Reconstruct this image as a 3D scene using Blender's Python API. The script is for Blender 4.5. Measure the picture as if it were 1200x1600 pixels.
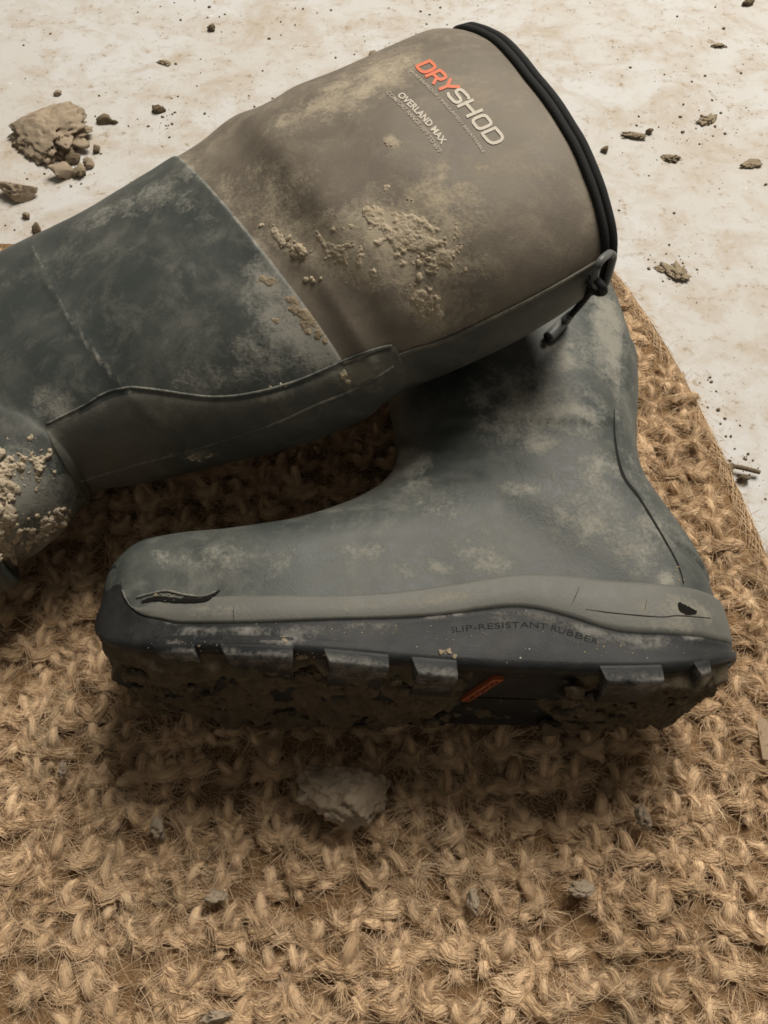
import bpy, bmesh, math, random
import numpy as np
from mathutils import Vector, Euler, noise
from mathutils.bvhtree import BVHTree

sc = bpy.context.scene
for o in list(bpy.data.objects):
    bpy.data.objects.remove(o)
COL = sc.collection
rnd = random.Random(7)

# ------------------------------------------------------------------ camera
CAM_H, PITCH, FPX = 0.474, math.radians(59), 1300.0     # focal length in px of a 1200x1600 frame
cam_d = bpy.data.cameras.new('camera')
cam = bpy.data.objects.new('camera', cam_d)
COL.objects.link(cam)
cam.location = (0, 0, CAM_H)
cam.rotation_euler = (math.pi / 2 - PITCH, 0, 0)
cam_d.sensor_fit = 'VERTICAL'
cam_d.sensor_height = 24.0
cam_d.lens = 24.0 * FPX / 1600.0
cam_d.clip_start = 0.01
cam_d.clip_end = 100
sc.camera = cam

# ------------------------------------------------------------------ light
world = bpy.data.worlds.new('World')
sc.world = world
world.use_nodes = True
wb = world.node_tree.nodes['Background']
wb.inputs[0].default_value = (1.0, 0.90, 0.77, 1)
wb.inputs[1].default_value = 0.14


def area_lamp(name, loc, target, size, energy, color):
    d = bpy.data.lights.new(name, 'AREA')
    d.shape = 'DISK'
    d.size = size
    d.energy = energy
    d.color = color
    o = bpy.data.objects.new(name, d)
    COL.objects.link(o)
    o.location = loc
    o.rotation_euler = (Vector(target) - Vector(loc)).to_track_quat('-Z', 'Y').to_euler()
    return o


area_lamp('ceiling_lamp', (0.90, 1.95, 2.95), (0, 0.2, 0), 1.9, 166, (1.0, 0.93, 0.83))

vs = sc.view_settings
vs.view_transform = 'Standard'
vs.look = 'None'
vs.exposure = 0
vs.gamma = 1
vs.use_curve_mapping = False
sc.cycles.filter_width = 1.7

# ------------------------------------------------------------------ projection helpers
_c, _s = math.cos(PITCH), math.sin(PITCH)


def ray(px, py):
    x = (px - 600) / FPX
    y = (800 - py) / FPX
    return np.array((x, _c + y * _s, -_s + y * _c))


def P(px, py, z):
    d = ray(px, py)
    return np.array((0, 0, CAM_H)) + d * ((z - CAM_H) / d[2])


def proj(p):
    p = np.asarray(p, float)
    x, y, z = p[..., 0], p[..., 1], p[..., 2] - CAM_H
    dep = y * _c - z * _s
    return np.stack([600 + FPX * x / dep, 800 - FPX * (y * _s + z * _c) / dep], -1)


CAMV = Vector((0, 0, CAM_H))


def hit(bvh, px, py):
    d = Vector(ray(px, py)).normalized()
    r = bvh.ray_cast(CAMV, d)
    if r[0] is None:
        return None, None
    return r[0], (r[1] if r[1].dot(d) < 0 else -r[1])


# ------------------------------------------------------------------ mesh helpers
def tag(o, label=None, cat=None, group=None, kind=None):
    if label: o['label'] = label
    if cat: o['category'] = cat
    if group: o['group'] = group
    if kind: o['kind'] = kind
    return o


def empty(name, loc):
    o = bpy.data.objects.new(name, None)
    COL.objects.link(o)
    o.location = loc
    o.empty_display_size = 0.05
    return o


def mesh_obj(name, verts, faces, mat, parent=None, smooth=True, origin=None):
    """verts in world space; stored relative to the parent root's location"""
    off = np.zeros(3)
    root = parent
    while root is not None:
        off = off + np.array(root.location)
        root = root.parent
    loc = np.zeros(3)
    if origin is not None:
        loc = np.array(origin) - off
    v = np.asarray(verts, float) - off - loc
    me = bpy.data.meshes.new(name)
    me.from_pydata(v.tolist(), [], faces if isinstance(faces, list) else faces.tolist())
    me.update()
    if smooth:
        me.polygons.foreach_set('use_smooth', [True] * len(me.polygons))
    me.materials.append(mat)
    o = bpy.data.objects.new(name, me)
    COL.objects.link(o)
    o.parent = parent
    o.location = loc
    return o


def set_attr(o, name, vals):
    a = o.data.attributes.new(name, 'FLOAT', 'POINT')
    a.data.foreach_set('value', np.asarray(vals, np.float32).ravel())


def grid_faces(n, m, wrap=True):
    f = []
    mm = m if wrap else m - 1
    for i in range(n - 1):
        for j in range(mm):
            k = (j + 1) % m
            f.append((i * m + j, i * m + k, (i + 1) * m + k, (i + 1) * m + j))
    return f


def catmull(pts, t):
    """pts (n,d), t in [0,n-1] array"""
    pts = np.asarray(pts, float)
    n = len(pts)
    t = np.clip(np.asarray(t, float), 0, n - 1 - 1e-9)
    i = np.floor(t).astype(int)
    u = (t - i)[..., None]
    p0 = pts[np.maximum(i - 1, 0)]
    p1 = pts[i]
    p2 = pts[np.minimum(i + 1, n - 1)]
    p3 = pts[np.minimum(i + 2, n - 1)]
    return 0.5 * (2 * p1 + (p2 - p0) * u + (2 * p0 - 5 * p1 + 4 * p2 - p3) * u * u + (3 * p1 - p0 - 3 * p2 + p3) * u ** 3)


def poly_dist(pts, poly):
    """signed-ish distance of 2-d pts to polyline; returns dist, side"""
    best = np.full(len(pts), 1e9)
    side = np.zeros(len(pts))
    poly = np.asarray(poly, float)
    for a, b in zip(poly[:-1], poly[1:]):
        ab = b - a
        t = np.clip(((pts - a) @ ab) / (ab @ ab), 0, 1)
        q = a + t[:, None] * ab
        d = np.linalg.norm(pts - q, axis=1)
        sd = ab[0] * (pts[:, 1] - a[1]) - ab[1] * (pts[:, 0] - a[0])
        m = d < best
        best[m] = d[m]
        side[m] = np.sign(sd[m])
    return best, side


def fbm(p, scale, oct=4, seed=0.0):
    v = Vector((p[0] * scale + seed, p[1] * scale - seed, p[2] * scale + 2 * seed))
    return noise.fractal(v, 1.0, 2.0, oct)


def tube(path, rad, seg=8, closed=False):
    path = [np.array(p, float) for p in path]
    n = len(path)
    V = []
    up = np.array((0.13, 0.21, 0.97))
    for i, p in enumerate(path):
        a = path[(i - 1) % n] if (closed or i > 0) else path[0]
        b = path[(i + 1) % n] if (closed or i < n - 1) else path[-1]
        t = b - a
        t /= np.linalg.norm(t) + 1e-12
        x = np.cross(t, up)
        x /= np.linalg.norm(x) + 1e-12
        y = np.cross(t, x)
        r = rad[i] if hasattr(rad, '__len__') else rad
        for k in range(seg):
            an = 2 * math.pi * k / seg
            V.append(p + r * (math.cos(an) * x + math.sin(an) * y))
    F = grid_faces(n, seg)
    if closed:
        for j in range(seg):
            k = (j + 1) % seg
            F.append(((n - 1) * seg + j, (n - 1) * seg + k, k, j))
    else:
        F.append(tuple(range(seg))[::-1])
        F.append(tuple((n - 1) * seg + j for j in range(seg)))
    return V, F


# ------------------------------------------------------------------ materials
def new_mat(name):
    m = bpy.data.materials.new(name)
    m.use_nodes = True
    nt = m.node_tree
    b = nt.nodes['Principled BSDF']
    return m, nt, b


def N(nt, typ, **kw):
    n = nt.nodes.new(typ)
    for k, v in kw.items():
        if k.startswith('i_'):
            n.inputs[k[2:].replace('_', ' ')].default_value = v
        else:
            setattr(n, k, v)
    return n


def noise_n(nt, vec, scale, detail=4, rough=0.55, dist=0.0):
    n = N(nt, 'ShaderNodeTexNoise')
    n.inputs['Scale'].default_value = scale
    n.inputs['Detail'].default_value = detail
    n.inputs['Roughness'].default_value = rough
    n.inputs['Distortion'].default_value = dist
    nt.links.new(vec, n.inputs['Vector'])
    return n.outputs['Fac']


def math_n(nt, op, a, b=None, c=None, clamp=False):
    n = N(nt, 'ShaderNodeMath', operation=op, use_clamp=clamp)
    for i, v in enumerate((a, b, c)):
        if v is None: continue
        if isinstance(v, (int, float)):
            n.inputs[i].default_value = v
        else:
            nt.links.new(v, n.inputs[i])
    return n.outputs[0]


def ramp(nt, fac, stops, interp='LINEAR'):
    n = N(nt, 'ShaderNodeValToRGB')
    n.color_ramp.interpolation = interp
    e = n.color_ramp.elements
    while len(e) < len(stops): e.new(0.5)
    for el, (p, c) in zip(e, stops):
        el.position = p
        el.color = c if len(c) == 4 else (*c, 1)
    nt.links.new(fac, n.inputs[0])
    return n.outputs[0]


def mixc(nt, fac, a, b, mode='MIX'):
    n = N(nt, 'ShaderNodeMix', data_type='RGBA', blend_type=mode)
    for sock, v in ((n.inputs[0], fac), (n.inputs[6], a), (n.inputs[7], b)):
        if isinstance(v, (int, float)):
            sock.default_value = v
        elif isinstance(v, tuple):
            sock.default_value = v if len(v) == 4 else (*v, 1)
        else:
            nt.links.new(v, sock)
    return n.outputs[2]


def coords(nt):
    g = N(nt, 'ShaderNodeNewGeometry')
    return g.outputs['Position']


def g3(v):
    return (v, v, v, 1)


def bump(nt, bsdf, h, strength, dist):
    b = N(nt, 'ShaderNodeBump')
    b.inputs['Strength'].default_value = strength
    b.inputs['Distance'].default_value = dist
    nt.links.new(h, b.inputs['Height'])
    nt.links.new(b.outputs[0], bsdf.inputs['Normal'])
    return b


def rubber_mat(name, base, dust=(0.30, 0.26, 0.19), film=0.25, rough=0.5, attr=True, specks=0.0, grain=900, bumpd=0.00012, spec=0.40):
    m, nt, b = new_mat(name)
    pos = coords(nt)
    big = noise_n(nt, pos, 22, 6, 0.62, 0.6)
    mid = noise_n(nt, pos, 85, 6, 0.65, 0.3)
    fine = noise_n(nt, pos, 480, 4, 0.7)
    # thin dust film in clouds
    f1 = ramp(nt, big, [(0.38, g3(0)), (0.72, g3(1))])
    f2 = ramp(nt, mid, [(0.35, g3(0.25)), (0.75, g3(1))])
    fac = math_n(nt, 'MULTIPLY', math_n(nt, 'MULTIPLY', f1, f2), film)
    f3 = math_n(nt, 'MULTIPLY', ramp(nt, noise_n(nt, pos, 38, 12, 0.78, 0.4), [(0.50, g3(0)), (0.68, g3(1))]), film * 0.75)
    fac = math_n(nt, 'ADD', math_n(nt, 'ADD', fac, f3), film * 0.10)
    if attr:
        a = N(nt, 'ShaderNodeAttribute', attribute_name='dust')
        d = a.outputs['Fac']
        nn = math_n(nt, 'ADD', math_n(nt, 'MULTIPLY', mid, 0.62), math_n(nt, 'MULTIPLY', fine, 0.38))
        nn = math_n(nt, 'ADD', math_n(nt, 'MULTIPLY', nn, 0.72), math_n(nt, 'MULTIPLY', noise_n(nt, pos, 45, 10, 0.78, 0.4), 0.28))
        nn = ramp(nt, nn, [(0.41, g3(0)), (0.60, g3(1))])
        blob = math_n(nt, 'ADD', math_n(nt, 'SUBTRACT', math_n(nt, 'MULTIPLY', d, 1.30), 0.60), math_n(nt, 'MULTIPLY', nn, 1.0))
        blob = math_n(nt, 'MULTIPLY', ramp(nt, blob, [(0.0, g3(0)), (1.0, g3(1))]), ramp(nt, d, [(0.03, g3(0)), (0.3, g3(1))]))
        fac = math_n(nt, 'MAXIMUM', fac, math_n(nt, 'MULTIPLY', blob, 0.92))
    col = mixc(nt, fac, base, dust)
    tint = noise_n(nt, pos, 9, 3)
    col = mixc(nt, math_n(nt, 'MULTIPLY', tint, 0.25), col, (base[0] * 0.75, base[1] * 0.85, base[2] * 0.95))
    # scratches: stretched noise
    mp = N(nt, 'ShaderNodeMapping')
    mp.inputs['Rotation'].default_value = (0.3, 0.2, 0.7)
    mp.inputs['Scale'].default_value = (60, 900, 400)
    nt.links.new(pos, mp.inputs['Vector'])
    scr = ramp(nt, noise_n(nt, mp.outputs[0], 1.0, 3, 0.6), [(0.70, g3(0)), (0.80, g3(1))])
    scr = math_n(nt, 'MULTIPLY', scr, math_n(nt, 'MULTIPLY', f2, film))
    col = mixc(nt, scr, col, (0.26, 0.25, 0.22))
    if specks > 0:
        v = N(nt, 'ShaderNodeTexVoronoi')
        v.inputs['Scale'].default_value = 230
        nt.links.new(pos, v.inputs['Vector'])
        vd = math_n(nt, 'MULTIPLY', v.outputs['Distance'], math_n(nt, 'ADD', math_n(nt, 'MULTIPLY', v.outputs['Color'], 3.0), math_n(nt, 'MULTIPLY', fine, 1.6)))
        sp = ramp(nt, vd, [(0.06, g3(1)), (0.16, g3(0))])
        sp = math_n(nt, 'MULTIPLY', sp, ramp(nt, mid, [(0.52, g3(0)), (0.60, g3(specks))]))
        col = mixc(nt, sp, col, (0.62, 0.58, 0.5))
    nt.links.new(col, b.inputs['Base Color'])
    r = math_n(nt, 'ADD', math_n(nt, 'MULTIPLY', fac, 0.4), math_n(nt, 'ADD', math_n(nt, 'MULTIPLY', mid, 0.2), rough - 0.1), clamp=True)
    nt.links.new(r, b.inputs['Roughness'])
    b.inputs['Specular IOR Level'].default_value = spec
    gr = noise_n(nt, pos, grain, 3, 0.6)
    h = math_n(nt, 'ADD', math_n(nt, 'MULTIPLY', gr, 0.6), math_n(nt, 'MULTIPLY', fac, 1.0))
    h = math_n(nt, 'ADD', h, math_n(nt, 'MULTIPLY', fine, 0.5))
    bump(nt, b, h, 0.7, bumpd * 2)
    return m


def plain_mat(name, col, rough=0.6, var=0.25, scale=300, bumps=0.3, spec=0.4, bd=0.0003):
    m, nt, b = new_mat(name)
    pos = coords(nt)
    n = noise_n(nt, pos, scale, 5, 0.6)
    c = mixc(nt, n, tuple(x * (1 - var) for x in col), tuple(min(1, x * (1 + var)) for x in col))
    nt.links.new(c, b.inputs['Base Color'])
    b.inputs['Roughness'].default_value = rough
    b.inputs['Specular IOR Level'].default_value = spec
    bump(nt, b, n, bumps, bd)
    return m


DUST = (0.47, 0.405, 0.295)
M_rubber = rubber_mat('rubber_grey_green', (0.034, 0.0425, 0.040), dust=(0.31, 0.30, 0.255), film=0.38, rough=0.5)
M_rand = rubber_mat('rubber_rand', (0.105, 0.105, 0.092), dust=(0.28, 0.26, 0.21), film=0.30, rough=0.55, grain=500)
M_sole = rubber_mat('rubber_outsole', (0.012, 0.0135, 0.0145), dust=(0.26, 0.25, 0.225), film=0.11, spec=0.18, rough=0.5, specks=0.9)
M_brown = rubber_mat('calf_brown', (0.138, 0.115, 0.089), dust=DUST, film=0.42, rough=0.6, grain=1400)
M_strip = rubber_mat('strip_dark', (0.055, 0.057, 0.047), dust=(0.27, 0.25, 0.195), film=0.48, rough=0.55)
M_bind = plain_mat('binding_black', (0.022, 0.023, 0.023), 0.85, 0.4, 900, 0.6, 0.2)
M_cord = plain_mat('cord_black', (0.015, 0.015, 0.015), 0.8, 0.4, 2000, 0.6, 0.2)
M_tab = plain_mat('tab_grey', (0.12, 0.125, 0.12), 0.45, 0.3, 400, 0.2)
M_lining = plain_mat('lining_black', (0.02, 0.02, 0.02), 0.95, 0.3, 700, 0.5, 0.1)
M_orange = plain_mat('print_orange', (0.70, 0.19, 0.10), 0.6, 0.15, 900, 0.1)
M_pale = plain_mat('print_pale', (0.55, 0.50, 0.42), 0.65, 0.18, 900, 0.1)
M_faint = plain_mat('print_faint', (0.42, 0.37, 0.30), 0.65, 0.30, 700, 0.1)
M_crack = plain_mat('torn_rubber_inside', (0.010, 0.009, 0.008), 0.9, 0.3, 900, 0.4, 0.1)
M_letter = plain_mat('letter_relief_shade', (0.011, 0.012, 0.0125), 0.7, 0.3, 900, 0.3, 0.15)
M_crease = plain_mat('crease_dark', (0.020, 0.020, 0.019), 0.9, 0.3, 900, 0.3, 0.1)
M_emblem = plain_mat('emblem_orange', (0.33, 0.085, 0.03), 0.7, 0.5, 500, 0.3)


def mud_mat(name, c1, c2):
    m, nt, b = new_mat(name)
    pos = coords(nt)
    n = noise_n(nt, pos, 130, 8, 0.7)
    n2 = noise_n(nt, pos, 900, 5, 0.7)
    c = mixc(nt, ramp(nt, n, [(0.3, g3(0)), (0.7, g3(1))]), c1, c2)
    c = mixc(nt, math_n(nt, 'MULTIPLY', n2, 0.4), c, (c1[0] * 0.6, c1[1] * 0.6, c1[2] * 0.6))
    nt.links.new(c, b.inputs['Base Color'])
    b.inputs['Roughness'].default_value = 0.95
    b.inputs['Specular IOR Level'].default_value = 0.15
    h = math_n(nt, 'ADD', n, math_n(nt, 'MULTIPLY', n2, 0.5))
    bump(nt, b, h, 0.9, 0.0012)
    return m


M_mud = mud_mat('dry_mud', (0.42, 0.345, 0.24), (0.64, 0.55, 0.41))
M_mudgrey = mud_mat('dry_mud_grey', (0.25, 0.20, 0.135), (0.42, 0.345, 0.24))
M_mudpale = mud_mat('dry_mud_pale', (0.36, 0.295, 0.205), (0.50, 0.42, 0.305))
M_mudslab = mud_mat('mud_tan', (0.30, 0.235, 0.165), (0.50, 0.41, 0.305))
M_mudmid = mud_mat('mud_brown', (0.13, 0.10, 0.065), (0.25, 0.195, 0.13))
M_muddark = mud_mat('dark_brown_mud', (0.075, 0.060, 0.038), (0.17, 0.138, 0.092))  # darker brown than the other mud mixes

# jute fibre
def jute_mat(name, dark, light):
    m, nt, b = new_mat(name)
    a = N(nt, 'ShaderNodeAttribute', attribute_name='tone')
    oi = N(nt, 'ShaderNodeObjectInfo')
    pos = coords(nt)
    n = noise_n(nt, pos, 35, 4, 0.6)
    f = math_n(nt, 'ADD', math_n(nt, 'MULTIPLY', a.outputs['Fac'], 0.65), math_n(nt, 'MULTIPLY', oi.outputs['Random'], 0.2))
    f = math_n(nt, 'ADD', f, math_n(nt, 'MULTIPLY', math_n(nt, 'SUBTRACT', n, 0.5), 0.6), clamp=True)
    c = ramp(nt, f, [(0.0, dark), (0.45, tuple((x + y) / 2 for x, y in zip(dark, light))), (1.0, light)])
    # grey dirt ground into the mat
    d = ramp(nt, noise_n(nt, pos, 14, 5, 0.65), [(0.54, g3(0)), (0.76, g3(0.40))])
    c = mixc(nt, d, c, (0.30, 0.25, 0.17))
    nt.links.new(c, b.inputs['Base Color'])
    b.inputs['Roughness'].default_value = 0.75
    b.inputs['Specular IOR Level'].default_value = 0.25
    b.inputs['Sheen Weight'].default_value = 0.15
    return m


M_jute = jute_mat('jute_fibre', (0.33, 0.205, 0.100), (0.94, 0.71, 0.46))
M_jbase = plain_mat('jute_backing', (0.22, 0.135, 0.068), 0.95, 0.6, 260, 0.9, 0.1, 0.003)


def floor_mat():
    m, nt, b = new_mat('dusty_painted_floor')
    pos = coords(nt)
    n1 = noise_n(nt, pos, 5, 6, 0.62, 0.5)
    n2 = noise_n(nt, pos, 26, 6, 0.65, 0.4)
    n3 = noise_n(nt, pos, 120, 5, 0.7)
    c = mixc(nt, ramp(nt, n1, [(0.35, g3(0)), (0.68, g3(1))]), (0.565, 0.57, 0.565), (0.52, 0.50, 0.462))
    st = math_n(nt, 'MULTIPLY', ramp(nt, n2, [(0.47, g3(0)), (0.70, g3(1))]), 0.60)
    c = mixc(nt, st, c, (0.40, 0.32, 0.225))
    # small dirty marks
    mk = ramp(nt, n3, [(0.55, g3(0)), (0.66, g3(1))])
    mk = math_n(nt, 'MULTIPLY', mk, ramp(nt, n2, [(0.40, g3(0)), (0.56, g3(0.85))]))
    c = mixc(nt, mk, c, (0.30, 0.23, 0.155))
    sm = math_n(nt, 'MULTIPLY', ramp(nt, noise_n(nt, pos, 11, 8, 0.72, 0.8), [(0.50, g3(0)), (0.64, g3(1))]), 0.50)
    c = mixc(nt, sm, c, (0.38, 0.30, 0.205))
    # chipped bright paint
    ch = ramp(nt, noise_n(nt, pos, 60, 3, 0.5, 1.5), [(0.74, g3(0)), (0.77, g3(1))])
    c = mixc(nt, math_n(nt, 'MULTIPLY', ch, 0.7), c, (0.78, 0.75, 0.68))
    v = N(nt, 'ShaderNodeTexVoronoi')
    v.inputs['Scale'].default_value = 95
    nt.links.new(pos, v.inputs['Vector'])
    sp = ramp(nt, v.outputs['Distance'], [(0.03, g3(1)), (0.12, g3(0))])
    sp = math_n(nt, 'MULTIPLY', sp, ramp(nt, v.outputs['Color'], [(0.45, g3(0)), (0.75, g3(0.9))]))
    c = mixc(nt, sp, c, (0.16, 0.12, 0.08))
    nt.links.new(c, b.inputs['Base Color'])
    b.inputs['Roughness'].default_value = 0.7
    b.inputs['Specular IOR Level'].default_value = 0.3
    h = math_n(nt, 'ADD', math_n(nt, 'MULTIPLY', n2, 0.6), math_n(nt, 'MULTIPLY', n3, 0.4))
    bump(nt, b, h, 0.35, 0.002)
    return m


M_floor = floor_mat()

# ------------------------------------------------------------------ floor
fl = mesh_obj('floor', [(-3, -2, 0), (3, -2, 0), (3, 4, 0), (-3, 4, 0)], [(0, 1, 2, 3)], M_floor, smooth=False)
tag(fl, kind='structure')


# ------------------------------------------------------------------ loft of a boot upper
class Loft:
    """sections F (front / instep edge) and B (sole / back edge) with half height h; every section is a
    two-exponent super-ellipse; 'p' edges are adjusted until the outline falls where it was measured"""

    def __init__(self, keys, nt=128, per=10):
        self.nt = nt
        th = np.linspace(0, 2 * math.pi, nt, endpoint=False)
        self.th = th
        K = []
        for k in keys:
            Fk, Bk, zc, h, nf, nb, bow = k
            F = P(Fk[1], Fk[2], zc) if Fk[0] == 'p' else np.array((Fk[1], Fk[2], zc))
            B = P(Bk[1], Bk[2], zc) if Bk[0] == 'p' else np.array((Bk[1], Bk[2], zc))
            for it in range(14):
                ring = self.ring(F, B, h, nf, nb, 0 * F)
                pr = proj(ring)
                d = proj(F) - proj(B)
                d /= np.linalg.norm(d)
                e = pr @ d
                sc_ = 1.0 / FPX * (F[1] * _c - (zc - CAM_H) * _s)
                ax = (F - B) / np.linalg.norm(F - B)
                if Fk[0] == 'p':
                    F = F + ax * (np.dot((Fk[1], Fk[2]), d) - e.max()) * sc_ * 0.9
                if Bk[0] == 'p':
                    B = B + ax * (np.dot((Bk[1], Bk[2]), d) - e.min()) * sc_ * 0.9
            K.append(np.concatenate([F, B, (h, nf, nb, bow)]))
        self.K = np.array(K)
        n = len(K)
        self.S = np.linspace(0, n - 1, (n - 1) * per + 1)
        self.build()

    def ring(self, F, B, h, nf, nb, bowv):
        c, s = np.cos(self.th), np.sin(self.th)
        n = np.where(c > 0, nf, nb)
        X = np.sign(c) * np.abs(c) ** (2 / n)
        Y = np.sign(s) * np.abs(s) ** (2 / n)
        C = (F + B) / 2
        A = (F - B) / 2
        return C + X[:, None] * A + Y[:, None] * np.array((0, 0, h)) + np.clip(Y, 0, 1)[:, None] * bowv

    def build(self):
        D = catmull(self.K, self.S)
        self.D = D
        cen = (D[:, :3] + D[:, 3:6]) / 2
        tan = np.gradient(cen, axis=0)
        tan[:, 2] = 0
        tan /= np.linalg.norm(tan, axis=1)[:, None] + 1e-12
        self.G = np.array([self.ring(d[:3], d[3:6], d[6], d[7], d[8], tan[i] * d[9]) for i, d in enumerate(D)])
        self.normals()

    def normals(self):
        ds = np.gradient(self.G, axis=0)
        dt = np.roll(self.G, -1, 1) - np.roll(self.G, 1, 1)
        n = np.cross(dt, ds)
        n /= np.linalg.norm(n, axis=2)[..., None] + 1e-12
        cen = self.G.mean(1, keepdims=True)
        # orientation: outward
        if np.mean(np.sum(n * (self.G - cen), 2)) < 0:
            n = -n
        self.Nn = n

    def displace(self, amt):
        self.G = self.G + self.Nn * amt[..., None]
        self.normals()

    def pix(self):
        return proj(self.G)

    def facing(self):
        v = self.G - np.array((0, 0, CAM_H))
        return np.sum(v * self.Nn, 2) < 0

    def ridge(self, poly, amp, width, amp_fn=None):
        px = self.pix().reshape(-1, 2)
        d, s = poly_dist(px, poly)
        a = amp * np.exp(-(d / width) ** 2) * self.facing().reshape(-1)
        self.displace(a.reshape(self.G.shape[:2]))

    def bvh(self):
        f = grid_faces(self.G.shape[0], self.nt)
        return BVHTree.FromPolygons([Vector(v) for v in self.G.reshape(-1, 3)], f)

    def at(self, si, tj):
        """bilinear position and normal at float indices"""
        i0 = int(np.clip(math.floor(si), 0, self.G.shape[0] - 2)); u = si - i0
        j0 = int(math.floor(tj)); w = tj - j0
        a, b = j0 % self.nt, (j0 + 1) % self.nt
        def bl(G):
            return (G[i0, a] * (1 - u) + G[i0 + 1, a] * u) * (1 - w) + (G[i0, b] * (1 - u) + G[i0 + 1, b] * u) * w
        n = bl(self.Nn)
        return bl(self.G), n / (np.linalg.norm(n) + 1e-12)


def wrinkle(L, scale, amp, seed, oct=3):
    sh = L.G.shape[:2]
    a = np.array([fbm(p, scale, oct, seed) for p in L.G.reshape(-1, 3)]).reshape(sh) * amp
    L.displace(a)


def lines_attr(verts, facing, lines, d):
    px = proj(np.asarray(verts))
    for ln, wd, val in lines:
        q, _ = poly_dist(px, dense(ln, 5))
        d = np.maximum(d, val * np.exp(-(q / wd) ** 2) * facing)
    return d


def blobs_attr(verts, facing, blobs):
    px = proj(np.asarray(verts))
    d = np.zeros(len(px))
    for (x, y, rx, ry, ang, val) in blobs:
        c, s = math.cos(math.radians(ang)), math.sin(math.radians(ang))
        dx, dy = px[:, 0] - x, px[:, 1] - y
        u = (dx * c + dy * s) / rx
        v = (-dx * s + dy * c) / ry
        d = np.maximum(d, min(1.15, val * 1.32) * np.exp(-(u * u + v * v)))
    return d * facing


def overlay(L, i0, i1, tlo, thi, off, nacross=12, taper=None, step=1):
    """raised strip on the loft between ring indices i0..i1; tlo/thi give float ring positions per index"""
    V, rows = [], []
    ii = np.arange(i0, i1 + 1, step)
    for q, i in enumerate(ii):
        a, b = tlo(i), thi(i)
        for k in range(nacross + 1):
            w = k / nacross
            p, n = L.at(min(i, L.G.shape[0] - 1.001), a + (b - a) * w)
            e = min(w, 1 - w) * nacross
            o = off * (0.0 if e < 0.5 else (0.8 if e < 1.5 else 1.0))
            if q in (0, len(ii) - 1): o *= 0.0
            if o == 0: o = -0.0006
            V.append(p + n * o)
    return V, grid_faces(len(ii), nacross + 1, wrap=False)


def dense(p, k=10):
    return catmull(np.array(p, float), np.linspace(0, len(p) - 1, (len(p) - 1) * k + 1))


def find_t(L, i, poly, t0, t1, n=60):
    """ring position between t0 and t1 on ring i where the projected point crosses the pixel polyline"""
    ts = np.linspace(t0, t1, n)
    pts = np.array([L.at(min(i, L.G.shape[0] - 1.001), t)[0] for t in ts])
    d, s = poly_dist(proj(pts), poly)
    for k in range(n - 1):
        if s[k] != s[k + 1]:
            return ts[k] + (ts[k + 1] - ts[k]) * d[k] / (d[k] + d[k + 1] + 1e-9)
    return ts[int(np.argmin(d))]


# ------------------------------------------------------------------ outsole outline (local u along the foot, w across)
OUT = [(-.1435, 0), (-.1420, .015), (-.1365, .027), (-.126, .0375), (-.109, .0455), (-.082, .0515), (-.05, .0535), (-.02, .0512),
       (.01, .0465), (.04, .0438), (.07, .0432), (.10, .0438), (.127, .0430), (.147, .0385), (.162, .0285), (.1700, .0145), (.1725, 0)]


def outline(n=200):
    half = catmull(np.array(OUT), np.linspace(0, len(OUT) - 1, 600))
    half[:, 1] = np.maximum(half[:, 1], 0)
    full = np.vstack([half, (half * (1, -1))[::-1][1:-1]])
    seg = np.linalg.norm(np.diff(np.vstack([full, full[:1]]), axis=0), axis=1)
    cum = np.concatenate([[0], np.cumsum(seg)])
    t = np.linspace(0, cum[-1], n, endpoint=False)
    loop = np.vstack([full, full[:1]])
    pts = np.stack([np.interp(t, cum, loop[:, k]) for k in (0, 1)], 1)
    tan = np.roll(pts, -1, 0) - np.roll(pts, 1, 0)
    tan /= np.linalg.norm(tan, axis=1)[:, None]
    nrm = np.stack([-tan[:, 1], tan[:, 0]], 1)   # toe -> lateral -> heel runs +u at +w, outward is +w
    return pts, nrm


_tabc = {}


def tab(x, table):
    k = id(table)
    if k not in _tabc:
        _tabc[k] = catmull(np.array(table), np.linspace(0, len(table) - 1, 600))
    t = _tabc[k]
    return np.interp(x, t[:, 0], t[:, 1])


Y_BOT = [(-.1435, .166), (-.140, .158), (-.133, .149), (-.122, .1425), (-.10, .138), (-.04, .135), (.03, .132), (.07, .1305), (.10, .1295), (.132, .131), (.155, .137), (.1725, .146)]
Y_TOP = [(-.1435, .186), (-.138, .190), (-.1330, .190), (-.1285, .182), (-.122, .168), (-.113, .1575), (-.100, .1525), (-.089, .150), (-.057, .149), (-.02, .1515), (.01, .1545), (.029, .157),
         (.046, .160), (.060, .1615), (.072, .1602), (.086, .1560), (.10, .1508), (.114, .1482), (.143, .1482), (.158, .149), (.1725, .153)]
Y_BAND = [(-.1435, .163), (-.113, .1625), (-.077, .1622), (-.029, .1628), (0, .1660), (.03, .172), (.06, .1778), (.084, .1778), (.104, .1748), (.136, .1732), (.1725, .1725)]


def sole_frame(O, U, V):
    O, U, V = (np.array(a, float) for a in (O, U, V))
    return lambda u, v, w: O + U * u + V * v + np.array((0, 0, 1.0)) * w


def rim_strip(fr, prof_fn, n=220, i0=0, i1=None):
    """prof_fn(u) -> list of (v, outward offset)"""
    pts, nrm = outline(n)
    V = []
    m = None
    for p, q in zip(pts, nrm):
        pr = prof_fn(p[0])
        m = len(pr)
        for v, o in pr:
            V.append(fr(p[0] + q[0] * o, v, p[1] + q[1] * o))
    return V, n, m


def ring_faces(n, m):
    f = []
    for i in range(n):
        k = (i + 1) % n
        for j in range(m - 1):
            f.append((i * m + j, i * m + j + 1, k * m + j + 1, k * m + j))
    return f


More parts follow.
